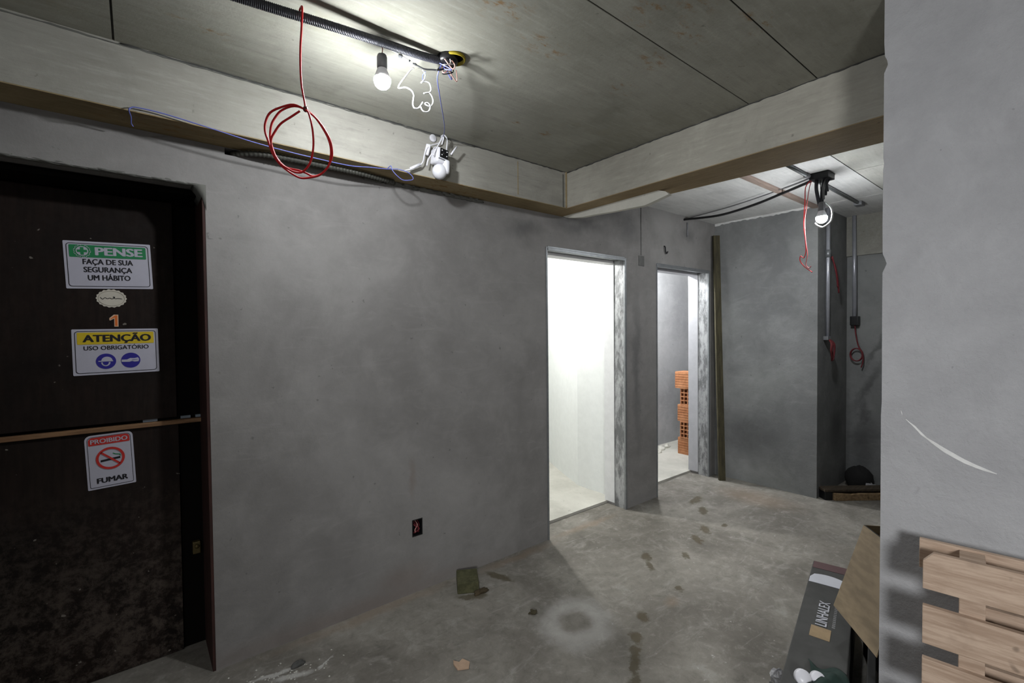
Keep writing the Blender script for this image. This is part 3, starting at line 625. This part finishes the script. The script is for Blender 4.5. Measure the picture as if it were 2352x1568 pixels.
tag(MB().tube([(.370, 2.53, 2.385), (.42, 2.480, 2.388), (.52, 2.440, 2.389), (.75, 2.428, 2.389), (.95, 2.432, 2.389), (1.15, 2.47, 2.392)], .0135, 10, 6, prof=(.004, .82)).build('wall_conduit', m_gcond, smooth=True), 'grey corrugated conduit tucked under the beam along the wall top', 'conduit')
m_maroon_w = plain('dusty_red_wire', c(112, 40, 46), .6)
ob = thing('outlet_box', 'small open wall outlet box with red wires near the floor', 'outlet', (1.2855, D, .386))
MB().grid([1.252, 1.257, 1.314, 1.319], [.336, .341, .431, .436], lambda u, v: not (1.257 < u < 1.314 and .341 < v < .431), D-.002, D+.05, fr_y).build('rim', m_blk, ob)
MB().box((1.252, D+.05, .336), (1.319, D+.056, .436)).build('back', m_blk, ob)
for i in range(5):
    rn = random.Random(i+40); x0 = 1.270+.008*i
    MB().tube([(x0, D+.045, .42), (x0+rn.uniform(-.012, .012), D+.006, .40), (1.290+rn.uniform(-.02, .016), D+.002, .375), (1.285+rn.uniform(-.018, .018), D+.006, .355), (1.285, D+.04, .350)], .0021, 6, 5).build('wire_end', m_maroon_w if i != 2 else m_peach, ob, smooth=True)

# ------------------------------------------------------------------ white camera on the beam
sc_ = thing('security_camera', 'white dome camera with black lens panel hung on the beam', 'camera', (1.325, 2.25, 2.47))
v_r = Vector((.778, -.628, 0)); v_f = Vector((-.50, -.866, 0)).normalized()      # towards the room
v_f = Vector((-.628, -.778, 0)); R3 = Matrix((v_r, v_f, Vector((0, 0, 1)))).transposed()
def cm(loc, ry=0, rz=0, rx=0): return Matrix.Translation(loc) @ R3.to_4x4() @ Euler((rx, ry, rz)).to_matrix().to_4x4()
CB = cm((1.318, 2.252, 2.503), .10, -.78)
MB().box((-.037, -.037, -.040), (.037, .037, .042), CB).build('upper_housing', m_wp, sc_, bevel=.011, smooth=True)
CP = CB @ Matrix.Translation((.002, .0372, .012))
MB().box((-.026, 0, -.026), (.026, .005, .024), CP).build('lens_panel', m_blk, sc_, bevel=.002)
for dx, dz in ((-.016, .012), (-.015, -.012), (.016, .012), (.016, -.012)):
    MB().lathe([(.0034, 0), (.003, .003), (.0, .0035)], 12, CP @ Matrix.Translation((dx, .005, dz)) @ Matrix.Rotation(-math.pi/2, 4, 'X')).build('led', m_whitew, sc_, smooth=True)
MB().lathe([(.010, 0), (.009, .004), (.006, .0045), (.0, .003)], 16, CP @ Matrix.Translation((0, .005, 0)) @ Matrix.Rotation(-math.pi/2, 4, 'X')).build('lens', m_blk, sc_, smooth=True)
MB().lathe([(.021, 0), (.021, .008), (.018, .011), (.0, .011)], 20, Matrix.Translation((1.315, YB, 2.628)) @ Matrix.Rotation(math.pi/2, 4, 'X')).build('wall_mount', m_wp, sc_, smooth=True)
MB().lathe([(.019, .035), (.021, .030), (.021, -.022), (.017, -.034), (.0, -.036)], 22, cm((1.344, 2.228, 2.448), .06)).build('yoke', m_wp, sc_, smooth=True)
MB().lathe([(.041*math.sin(math.pi*i/14)+1e-5, -.041*math.cos(math.pi*i/14)) for i in range(15)], 24, cm((1.314, 2.245, 2.424))).build('lower_ball', m_wp, sc_, smooth=True)
MB().box((-.030, -.002, -.003), (.030, .004, .003), CB @ Matrix.Translation((0, .0365, -.022))).build('trim_line', m_greyp, sc_)
MB().tube([(1.381, 2.235, 2.528), (1.400, 2.232, 2.556), (1.416, 2.230, 2.578)], [.0052, .0052][0], 8, 1).build('antenna', m_wp, sc_, smooth=True)
MB().box((-.013, -.012, -.030), (.013, .012, .030), cm((1.268, 2.292, 2.545), .25)).build('bracket', m_wp, sc_, bevel=.006)
for q in ([(1.129, 2.29, 2.404), (1.167, 2.285, 2.419), (1.207, 2.28, 2.442), (1.231, 2.28, 2.468), (1.241, 2.28, 2.507), (1.252, 2.28, 2.539), (1.276, 2.28, 2.566), (1.311, 2.28, 2.583), (1.336, 2.28, 2.598), (1.347, 2.28, 2.622), (1.355, 2.285, 2.636)],
          [(1.262, 2.22, 2.493), (1.279, 2.22, 2.53), (1.297, 2.22, 2.561), (1.311, 2.22, 2.585), (1.325, 2.22, 2.609), (1.325, 2.22, 2.594), (1.318, 2.225, 2.565)],
          [(1.329, 2.25, 2.62), (1.347, 2.25, 2.632), (1.364, 2.25, 2.62), (1.367, 2.25, 2.599), (1.362, 2.25, 2.55)],
          [(1.250, 2.27, 2.45), (1.256, 2.27, 2.477), (1.27, 2.27, 2.504), (1.284, 2.27, 2.525), (1.298, 2.27, 2.559), (1.326, 2.27, 2.562)]):
    MB().tube(q, .0036, 7, 5).build('cable', m_wp, sc_, smooth=True)
MB().tube([(1.158, 2.285, 2.418), (1.215, 2.28, 2.452)], .008, 10, 1).build('plug', m_wp, sc_, smooth=True)

# ------------------------------------------------------------------ second lamp and wiring in the passage
bulb('hanging_bulb', 'small glowing bulb hung in the passage beyond the cross beam', (3.85, 1.222, 2.338), BULB_2, .036, [[(3.85, 1.222, 2.45), (3.852, 1.226, 2.50), (3.856, 1.232, 2.56), (3.862, 1.235, 2.63)]], m_blk, m_greyp)
cl = thing('passage_ceiling_box', 'dark junction box on the passage ceiling with hanging cables', 'box', (3.86, 1.22, ZC))
MB().box((3.79, 1.165, 2.612), (3.93, 1.285, ZC)).build('box_body', m_blk, cl, bevel=.006)
for i, (x0, y0, x1, y1, z1) in enumerate(((3.84, 1.25, 3.85, 1.235, 2.43), (3.87, 1.205, 3.853, 1.222, 2.42), (3.85, 1.185, 3.85, 1.210, 2.47), (3.88, 1.175, 3.86, 1.20, 2.50), (3.83, 1.17, 3.85, 1.185, 2.52))):
    MB().tube([(x0, y0, 2.625), ((x0+x1)/2+.01*(i % 2), (y0+y1)/2+.012, (2.61+z1)/2+.03), (x1, y1, z1)], .012 if i < 2 else .008, 8, 6).build('hanging_cable', m_cond if i != 2 else m_greyp, cl, smooth=True)
lp = wire('white_loop', 'white wire loop curling around the passage bulb', 'wire', [(3.86, 1.205, 2.45), (3.85, 1.168, 2.41), (3.84, 1.153, 2.36), (3.83, 1.158, 2.304), (3.82, 1.185, 2.275), (3.82, 1.21, 2.268), (3.82, 1.24, 2.285), (3.825, 1.255, 2.305)], .006, m_whitew)
hr = thing('hanging_red_wires', 'pair of thin red wires dangling left of the passage bulb', 'wire', (3.82, 1.32, 2.6))
MB().tube([(3.815, 1.282, 2.615), (3.84, 1.322, 2.58), (3.845, 1.328, 2.48), (3.85, 1.334, 2.40), (3.85, 1.336, 2.30), (3.85, 1.327, 2.21), (3.85, 1.322, 2.12), (3.85, 1.335, 2.07), (3.85, 1.357, 2.085), (3.85, 1.360, 2.05), (3.85, 1.335, 2.01), (3.85, 1.31, 1.985), (3.85, 1.28, 1.958)], .0032, 6, 5).build('strand', m_copper, hr, smooth=True)
MB().tube([(3.82, 1.275, 2.615), (3.84, 1.298, 2.57), (3.848, 1.318, 2.44), (3.85, 1.330, 2.34), (3.85, 1.324, 2.2), (3.85, 1.312, 2.09), (3.85, 1.322, 2.02), (3.85, 1.300, 1.99), (3.85, 1.288, 2.005)], .003, 6, 5).build('strand', plain('dull_red_wire', c(150, 70, 70), .5), hr, smooth=True)
wire('black_cable', 'thick black cable swagged from the wall to the passage ceiling box', 'cable', [(4.20, 2.520, 2.622), (4.195, 2.47, 2.620), (4.19, 2.32, 2.603), (4.17, 2.1, 2.588), (4.11, 1.80, 2.602), (4.02, 1.55, 2.622), (3.93, 1.36, 2.632), (3.875, 1.27, 2.637)], .0105, m_blk, 10)
wire('thin_cable', 'thin grey wire across the passage ceiling above the black cable', 'wire', [(4.27, 2.515, 2.646), (4.22, 2.35, 2.640), (4.12, 2.0, 2.632), (3.98, 1.62, 2.634), (3.83, 1.28, 2.640)], .004, m_greyp)
m_pink = wood('pinkish_batten', c(132, 116, 106), c(156, 138, 128), 0, False)
tag(MB().box((3.36, 1.55, ZC-.026), (XF, 1.592, ZC-.001)).build('ceiling_batten', m_pink, bevel=.002), 'pinkish wooden batten fixed under the passage ceiling', 'batten')
rp = thing('ceiling_pipe', 'grey steel conduit pipe along the passage ceiling', 'pipe', (4.1, 1.29, ZC))
MB().tube([(3.40, 1.288, ZC-.014), (5.0, 1.292, ZC-.014)], .013, 12, 1).build('tube', m_zinc2, rp, smooth=True)
MB().tube([(3.74, 1.288, ZC-.014), (3.81, 1.288, ZC-.014)], .018, 12, 1).build('coupling', m_greyp, rp, smooth=True)
MB().box((4.93, 1.262, ZC-.034), (5.03, 1.322, ZC)).build('end_box', m_greyp, rp, bevel=.004)

# conduits in the recess
m_steel = plain('galvanised_pipe', c(186, 188, 196), .3, .45, .06)
p1 = thing('wall_pipe', 'left galvanised pipe in recess with coupling halfway up', 'pipe', (4.99, 1.525, 1.46))
MB().tube([(4.985, 1.528, ZC), (4.985, 1.528, 1.47)], .0165, 12, 1).build('tube', m_steel, p1, smooth=True)
MB().tube([(4.985, 1.528, 2.20), (4.985, 1.528, 2.27)], .024, 12, 1).build('coupling', m_zinc2, p1, smooth=True)
MB().box((4.94, 1.51, 1.44), (5.02, YE, 1.475)).build('clamp', m_greyp, p1, bevel=.004)
MB().tube([(5.0, 1.505, 2.20), (5.05, 1.49, 2.12), (5.10, 1.485, 2.0), (5.15, 1.49, 1.88)], .007, 6, 4).build('red_strand', m_maroon_w, p1, smooth=True)
MB().tube([(5.0, 1.500, 2.21), (5.03, 1.485, 2.10), (5.06, 1.48, 2.02), (5.10, 1.485, 1.93)], .006, 6, 4).build('red_strand', m_maroon_w, p1, smooth=True)
rn = random.Random(9)
for i in range(5):
    MB().tube([(4.985, 1.525, 1.455), (4.95+.02*i, 1.49, 1.41), (4.93+.025*i+rn.uniform(-.02, .02), 1.485, 1.35), (4.97+.015*i, 1.49, 1.29+rn.uniform(-.03, .04)), (5.0, 1.50, 1.25)], .0065, 6, 4).build('red_strand', m_maroon_w if i % 2 else plain('dark_maroon', c(110, 40, 42), .6), p1, smooth=True)
p2 = thing('wall_pipe', 'right galvanised pipe in recess ending at a square box', 'pipe', (5.55, 1.47, 1.58))
MB().tube([(5.545, 1.478, ZC), (5.545, 1.470, 1.66)], .018, 12, 1).build('tube', m_steel, p2, smooth=True)
MB().box((5.525, 1.435, 1.575), (5.60, 1.505, 1.665)).build('square_box', m_blk, p2, bevel=.006)
MB().tube([(5.55, 1.468, 1.58), (5.55, 1.462, 1.50), (5.55, 1.44, 1.38), (5.55, 1.405, 1.30), (5.55, 1.40, 1.22), (5.55, 1.415, 1.16)], .006, 6, 5).build('red_strand', m_maroon_w, p2, smooth=True)
for k_ in range(2):
    MB().tube([(5.55-.01*k_, 1.45+.05*math.cos(t)+.005*k_, 1.285+.062*math.sin(t)) for t in [2*math.pi*i/14 for i in range(15)]], .005, 6, 3).build('red_loop', m_maroon_w, p2, smooth=True)
# small fittings on the long wall by the doorways
tag(MB().box((3.462, D-.004, 2.115), (3.545, D+.01, 2.205)).build('blank_plate', m_seam if False else plain('dull_grey_plate', c(96, 96, 94), .8), bevel=.003), 'small flush rectangular box cover between the two doorways', 'cover')
wire('wall_seam_wire', 'thin dark wire running down from the ceiling to the box cover', 'wire', [(3.50, D-.002, 2.64), (3.499, D-.002, 2.5), (3.50, D-.002, 2.35), (3.50, D-.002, 2.21)], .0025, m_seam)
wire('wall_hook', 'small dark wire hook stuck in the wall above the far doorway', 'hook', [(3.86, D+.01, 2.33), (3.856, D-.012, 2.32), (3.86, D-.014, 2.28), (3.88, D-.014, 2.262), (3.90, D-.012, 2.28)], .006, m_tape)
wire('pipe_stub', 'short pale plastic stub on the wall under the black cable', 'pipe', [(4.25, D-.004, 2.60), (4.25, D-.006, 2.46)], .009, m_greyp)

# ------------------------------------------------------------------ timber leaning in the corner
m_tim = wood('weathered_timber', c(54, 51, 38), c(76, 71, 52), 2, False, .85)
q0, q1 = Vector((4.655, 2.360, 0)), Vector((4.715, 2.455, 2.52)); ax = (q1-q0).normalized()
sx = Vector((.75, -.6, 0)); sy = Vector((.6, .75, 0))
q = [q0+sx*a*.034+sy*b*.016 for a, b in ((-1, -1), (1, -1), (1, 1), (-1, 1))]; q += [v+(q1-q0) for v in q]
tag(MB().hexa(q).build('leaning_timber', m_tim, bevel=.003), 'tall weathered timber leaning in the corner by the far doorway', 'timber')

# ------------------------------------------------------------------ hollow clay bricks in the store room
def clay():
    n = N('orange_clay'); p = n.obj(); z = n.noise(p, 12, 7, .7); f = n.noise(p, 60, 3, .6)
    return n.done(n.mix(n.rng(z, .35, .65), c(160, 106, 72), c(186, 132, 94)), .85, f, .2, .003)
m_clay = clay()
def brick_mesh(end):
    """hollow block, length along x; 'end' shows the perforated face to the room, otherwise the ribbed side"""
    Lx, H, W = (.19, .19, .29) if end else (.29, .19, .19)
    n = 4; t = .010; hole = (.19-t*(n+1))/n; g = [0.]
    for i in range(n): g += [g[-1]+t, g[-1]+t+hole]
    g.append(.19); us = [x-.095 for x in g]; mb = MB()
    hol = lambda a: any(g[1+2*i] < a+.095 < g[2+2*i] for i in range(n))
    f = lambda u, v: not (hol(u) and hol(v-.095))
    vs_ = list(g)
    if end:
        mb.grid(us, vs_, f, 0, W, lambda u, v, w_: (u, w_, v))
        for i in range(6): mb.box((-.098, 0, .018+.029*i), (-.0949, W, .030+.029*i))
    else:
        mb.grid(us, vs_, f, -Lx/2, Lx/2, lambda u, v, w_: (w_, u+.095, v))
    return mb
bm_e, bm_s = brick_mesh(True).mesh('hollow_brick', m_clay), brick_mesh(False).mesh('hollow_brick', m_clay)
names = ['bottom', 'second from bottom', 'middle', 'second from top', 'topmost']
for i in range(5):
    end = i in (0, 2, 4); o = bpy.data.objects.new('hollow_brick', bm_e if end else bm_s); COL.objects.link(o)
    w2 = .095 if end else .145
    o.location = (5.185+w2+(.01, 0, .004, .006, -.01)[i], (2.90, 2.965, 2.90, 2.965, 2.925)[i], .022+.2025*i)
    o.scale = (1, 1, 1.062)
    o['label'] = f'orange hollow clay brick, {names[i]} of store room stack, '+('ribbed side' if end else 'holes')+' showing'
    o['category'] = 'brick'; o['group'] = 'hollow bricks stacked in the store room'
for i, (x, y, r_) in enumerate(((5.20, 3.42, .07), (5.05, 3.36, .045), (5.35, 3.45, .05))):
    tag(MB().lump((x, y, .03), (r_, r_*.6, .03), i+70, .5).build('rubble_lump', m_smear, smooth=True), ('largest', 'smallest', 'farthest')[i]+' pale rubble lump at the foot of the store room wall', 'rubble', 'rubble in the store room')

# ------------------------------------------------------------------ concrete block and chips on the hall floor
def olive():
    n = N('olive_concrete'); p = n.obj(); z = n.noise(p, 26, 8, .7)
    return n.done(n.mix(n.rng(z, .35, .65), c(66, 66, 45), c(88, 87, 62)), .9, z, .4, .004)
bk = MB().box((-.080, -.064, 0), (.080, .064, .066), Matrix.Translation((1.542, 2.365, 0)) @ Matrix.Rotation(math.radians(60), 4, 'Z')).build('paver_block', olive(), bevel=.006)
tag(bk, 'damp olive grey paver block lying on the floor by the wall', 'block')
MBp = MB().lump((1.560, 2.255, .006), (.04, .022, .014), 21, .5).build('mortar_crumb', plain('wet_mortar', c(70, 60, 42), .9), smooth=True); tag(MBp, 'wet brown mortar crumb against the paver block', 'rubble')
tag(MB().lump((.56, 2.304, .008), (.028, .018, .012), 31, .4).build('stone_chip', plain('grey_stone', c(84, 84, 82), .9), smooth=True), 'grey stone chip near the dark door jamb', 'stone')
tag(MB().lump((1.67, 1.905, .006), (.022, .014, .010), 33, .5).build('mortar_chip', plain('dark_chip', c(74, 68, 50), .9), smooth=True), 'small dark mortar chip in the middle of the floor', 'stone')
tag(MB().prism([(1.115, 1.80, .001), (1.16, 1.775, .001), (1.185, 1.805, .001), (1.17, 1.845, .001), (1.145, 1.835, .001), (1.13, 1.862, .001), (1.118, 1.84, .001)], (0, 0, .008)).build('plywood_shard', plain('tan_shard', c(186, 158, 134), .8), bevel=.001), 'flat tan shard lying on the floor in the foreground', 'shard')
rn = random.Random(77)
dust = MB()
for i in range(55):
    x = rn.gauss(.50, .10); y = 2.28+rn.gauss(0, .045)-(x-.5)*.25
    if y < 2.44: dust.lump((x, y, .001), (rn.uniform(.002, .0048),)*2+(rn.uniform(.001, .0025),), i, .5, 7)
tag(dust.build('plaster_crumbs', m_smear, smooth=True), 'scatter of white plaster crumbs on floor by the dark door', 'debris', kind='stuff')

# ------------------------------------------------------------------ wooden pallet against the right wall
m_pine = wood('pale_pine', c(158, 135, 116), c(186, 164, 145), 1)
pal = thing('wooden_pallet', 'pale pine pallet standing on edge against the right wall', 'pallet', (1.705, .289, 0), (0, math.radians(1.5), math.radians(7.5)))
PL = .80                                     # runs along -y from its end
def pboard(name, x0, x1, y0, y1, z0, z1, cham=0):
    mb = MB()
    if cham: mb.prism([(x0, y1, z0), (x0, y1, z1-cham), (x0, y1-cham*.8, z1), (x0, y0, z1), (x0, y0, z0)], (x1-x0, 0, 0))
    else: mb.box((x0, y0, z0), (x1, y1, z1))
    return mb.build(name, m_pine, pal, bevel=.002, local=True)
zf = [(.810, .915), (.655, .762), (.506, .613), (.356, .464), (.206, .314), (.020, .164)]
for i, (a, b) in enumerate(zf): pboard('deck_board', 0, .019, -PL, 0, a, b, .028 if i == 0 else 0)
for y1 in (-.075, -.40, -.725): pboard('stringer', .0195, .098, y1-.052, y1, .02, .912)
zb = [(.832, .918), (.655, .765), (.495, .60), (.30, .40), (.02, .12)]
for i, (a, b) in enumerate(zb): pboard('bottom_board', .0985, .117, -PL, .012 if i in (0, 4) else -.10, a, b)

# ------------------------------------------------------------------ cartons behind the wall end
def card(name, a, b):
    n = N(name); p = n.obj(); z = n.noise(n.map(p, sc=(1, 1, 6)), 9, 5, .6)
    return n.done(n.mix(n.rng(z, .35, .65), a, b), .75, z, .06, .002)
m_gcard = card('dark_grey_carton', c(60, 60, 58), c(69, 69, 67)); m_bcard = card('brown_cardboard', c(104, 90, 68), c(120, 104, 80))
m_kcard_shade = card('black_carton', c(30, 30, 30), c(38, 38, 37)); m_lbl = plain('kraft_label', c(150, 128, 96), .7)  # black card also colours the open carton's shaded side
m_ltext = plain('pale_print', c(186, 187, 194), .6, var=.03); m_band = plain('white_print', c(196, 198, 206), .5, var=.03); m_maroon = plain('maroon_print', c(88, 62, 63), .6, var=.1)
GA = math.radians(13)
gl = thing('long_grey_carton', 'long dark grey carton with white band and LINHALEX lettering', 'carton', (1.743, .676, 0), (0, 0, GA))
MB().box((-.20, -.186, 0), (1.105, 0, .300)).build('body', m_gcard, gl, bevel=.004, local=True)
def top(name, pts, mat, h=.0012): return MB().prism([(x, y, .3002) for x, y in pts], (0, 0, h)).build(name, mat, gl, local=True)
arc = [(.850, -.004), (.850, -.180)]+[(.905+.055*math.sin(math.pi*(.05+.75*i/12)), -.180+.176*i/12) for i in range(12)]+[(.905, -.004)]
top('white_band', arc, m_band)
top('maroon_end', [(1.02, -.004), (1.02, -.182), (1.10, -.182), (1.10, -.004)], m_maroon)
top('kraft_label', [(.368, -.052), (.366, -.122), (.452, -.122), (.454, -.052)], m_lbl)
Mt = Matrix(((1, 0, 0, 0), (0, 0, 1, 0), (0, -1, 0, .2995), (0, 0, 0, 1)))
write('LINHALEX', .040, .215, .572, -.104, 1, m_ltext, gl, .012, m=Mt)
sub = MB()
rn = random.Random(2)
for i in range(12): sub.prism([(.475+.0155*i, -.122, .3002), (.475+.0155*i+rn.uniform(.008, .012), -.122, .3002), (.475+.0155*i+.010, -.133, .3002), (.475+.0155*i, -.133, .3002)], (0, 0, .001))
sub.build('small_print', m_gcard if False else plain('grey_print', c(112, 112, 112), .7, var=0), gl, local=True)
A = Vector((2.66, .662, 0)); hd = Vector((-.77, -.638, 0)); nd = Vector((.638, -.77, 0))
bc = thing('open_carton', 'brown cardboard carton with open flap drooping over grey carton', 'carton', (2.6, .35, 0))
def cq(a, b, z): return A+hd*a+nd*b+Vector((0, 0, z))
def sheet(pts, t, name, mat, par):
    p = [Vector(q) for q in pts]; nrm = (p[1]-p[0]).cross(p[2]-p[0]).normalized()*t
    return MB().prism(p, nrm).build(name, mat, par)
W2, L2, HZ = .40, .58, .62
sheet([cq(0, 0, 0), cq(L2, 0, 0), cq(L2, 0, HZ), cq(0, 0, HZ)], -.004, 'side_panel', m_kcard_shade, bc)  # black puts the shade under the flap into this brown side's colour
sheet([cq(0, W2, 0), cq(L2, W2, 0), cq(L2, W2, HZ), cq(0, W2, HZ)], .004, 'side_panel', m_bcard, bc)
sheet([cq(0, .004, 0), cq(0, W2-.004, 0), cq(0, W2-.004, HZ), cq(0, .004, HZ)], .004, 'end_panel', m_bcard, bc)
sheet([cq(L2, .004, 0), cq(L2, W2-.004, 0), cq(L2, W2-.004, HZ), cq(L2, .004, HZ)], -.004, 'end_panel', m_bcard, bc)
sheet([cq(.005, .005, .01), cq(L2-.005, .005, .01), cq(L2-.005, W2-.005, .01), cq(.005, W2-.005, .01)], .004, 'bottom_panel', m_bcard, bc)
C0, D0 = Vector((2.205, .650, .415)), Vector((1.965, .452, .415))
fp = [cq(0, -.002, HZ), cq(.30, -.002, HZ), D0+Vector((.03, -.002, .02)), D0, C0]
sheet(fp, .004, 'open_flap', m_bcard, bc)
kp = thing('black_carton', 'flat black carton standing between grey carton and wall end', 'carton', (2.1, .52, 0), (0, 0, GA))
MB().box((-.115, -.036, 0), (.20, -.010, .285)).build('body', m_kcard_shade, kp, bevel=.003, local=True)
MB().box((-.105, -.0095, .225), (.02, -.0088, .245)).build('faint_print', plain('faint_print', c(70, 70, 70), .7, var=0), kp, local=True)
m_cloth = plain('dark_green_cloth', c(32, 52, 46), .9)
clv = []; clf = []; nx, ny = 14, 12; rn = random.Random(8)
ph = [(rn.uniform(15, 60), rn.uniform(15, 60), rn.uniform(0, 6)) for _ in range(7)]
M_ = Matrix.Translation((1.743, .676, 0)) @ Matrix.Rotation(GA, 4, 'Z')
for i in range(nx+1):
    for j in range(ny+1):
        x = -.06+.24*i/nx; y = -.178+.115*j/ny; e = min(i, j, nx-i, ny-j)/5
        y += .018*math.sin(5*i/nx+1); x += .02*math.sin(7*j/ny)
        h = .303+min(1, e+.1)*(.016+.012*sum(math.sin(a*x+b*y+p) for a, b, p in ph)/2.6+.006*math.sin(90*x-70*y))
        clv.append(M_ @ Vector((x, y, max(.3015, h))))
for i in range(nx):
    for j in range(ny): clf.append((i*(ny+1)+j, (i+1)*(ny+1)+j, (i+1)*(ny+1)+j+1, i*(ny+1)+j+1))
cl_ = MB().add(clv, clf).build('green_cloth', m_cloth, smooth=True); md = cl_.modifiers.new('thickness', 'SOLIDIFY'); md.thickness = .003; md.offset = 1
tag(cl_, 'crumpled dark green cloth on the long grey carton', 'cloth')
for i, (x, y, r_, t) in enumerate(((1.800, .622, .026, .5), (1.838, .588, .023, .25))):
    Mc = Matrix.Translation((x, y, .3005+r_*.9)) @ Matrix.Rotation(math.radians(38)+math.pi/2, 4, 'Z') @ Matrix.Rotation(math.radians(-62), 4, 'X')
    o = MB().lathe([(r_*.97, -.012), (r_, -.010), (r_, .008), (r_*.93, .012), (.0, .0125)], 24, Mc).build('plastic_disc', m_wp, smooth=True)
    tag(o, ('larger', 'smaller')[i]+' white plastic disc on the near end of grey carton', 'disc', 'white discs on the grey carton')
MB_ = MB().box((-.30, -.0, 0), (.205, .058, .155), Matrix.Translation((1.743, .676, 0)) @ Matrix.Rotation(GA, 4, 'Z') @ Matrix.Translation((0, .006, 0))).build('low_carton', m_gcard, bevel=.003)
tag(MB_, 'low grey carton along the left foot of the long carton', 'carton')
n = N('clear_film'); n.b.inputs['Base Color'].default_value = c(206, 206, 210); n.b.inputs['Roughness'].default_value = .18; n.b.inputs['Alpha'].default_value = .62; n.b.inputs['Specular IOR Level'].default_value = .8
pw = MB(); rn = random.Random(15); cx, cy = 1.935, .757
seg, rows = 20, 9; vs_ = []
for i in range(rows+1):
    th = math.pi*i/rows
    for j in range(seg):
        a = 2*math.pi*j/seg; d = rn.uniform(.72, 1.15)
        vs_.append((cx+.034*math.sin(th)*math.cos(a)*d, cy+.026*math.sin(th)*math.sin(a)*d, .184+.028*math.cos(th)*d))
pw.add(vs_, [(i*seg+j, (i+1)*seg+j, (i+1)*seg+(j+1) % seg, i*seg+(j+1) % seg) for i in range(rows) for j in range(seg)])
tag(pw.build('plastic_wrap', n.m), 'crumpled clear plastic wrap beside the long grey carton', 'plastic')

# ------------------------------------------------------------------ planks and clutter in the recess
m_plk = wood('raw_timber', c(120, 98, 72), c(156, 132, 100), 0, True, .85); m_plk2 = wood('dark_plank', c(58, 50, 42), c(78, 68, 56), 0, False, .85)
pa = math.atan2(-.36, .45); MP = Matrix.Translation((4.835, 1.50, 0)) @ Matrix.Rotation(pa, 4, 'Z')
lg = MB(); rn = random.Random(6); prev = None; q = []
for i in range(9):
    x = .06+.62*i/8; h = .062+rn.uniform(-.008, .010); y = rn.uniform(-.006, .006)
    q.append([MP @ Vector(t) for t in ((x, -.05+y, .0), (x, .04+y, .0), (x, .04+y, h), (x, -.05+y, h))])
vv = [p for s_ in q for p in s_]; ff = [(3, 2, 1, 0), tuple(32+i for i in range(4))]
for i in range(8):
    for k in range(4): ff.append((i*4+k, i*4+(k+1) % 4, i*4+4+(k+1) % 4, i*4+4+k))
tag(lg.add(vv, ff).build('rough_log', m_plk, bevel=.004), 'rough split timber under the dark plank on the recess floor', 'timber')
tag(MB().box((-.02, -.035, .078), (.78, .075, .098), MP).build('dark_plank', m_plk2, bevel=.002), 'dark plank lying across timber at mouth of the recess', 'plank')
tag(MB().box((-.012, -.03, .0), (.055, .06, .076), MP).build('black_block', m_blk, bevel=.004), 'black block at the left end under the dark plank', 'block')
tag(MB().lump((5.46, 1.40, .075), (.11, .12, .13), 51, .14, 18).build('rubble_sack', plain('dark_sack', c(34, 33, 33), .9), smooth=True), 'dark sack slumped in the back corner of the recess', 'sack')
tag(MB().lump((5.33, 1.275, .042), (.04, .04, .05), 52, .4).build('pale_lump', plain('pale_grey_lump', c(150, 148, 150), .9), smooth=True), 'pale grey lump in front of the dark sack', 'rubble')
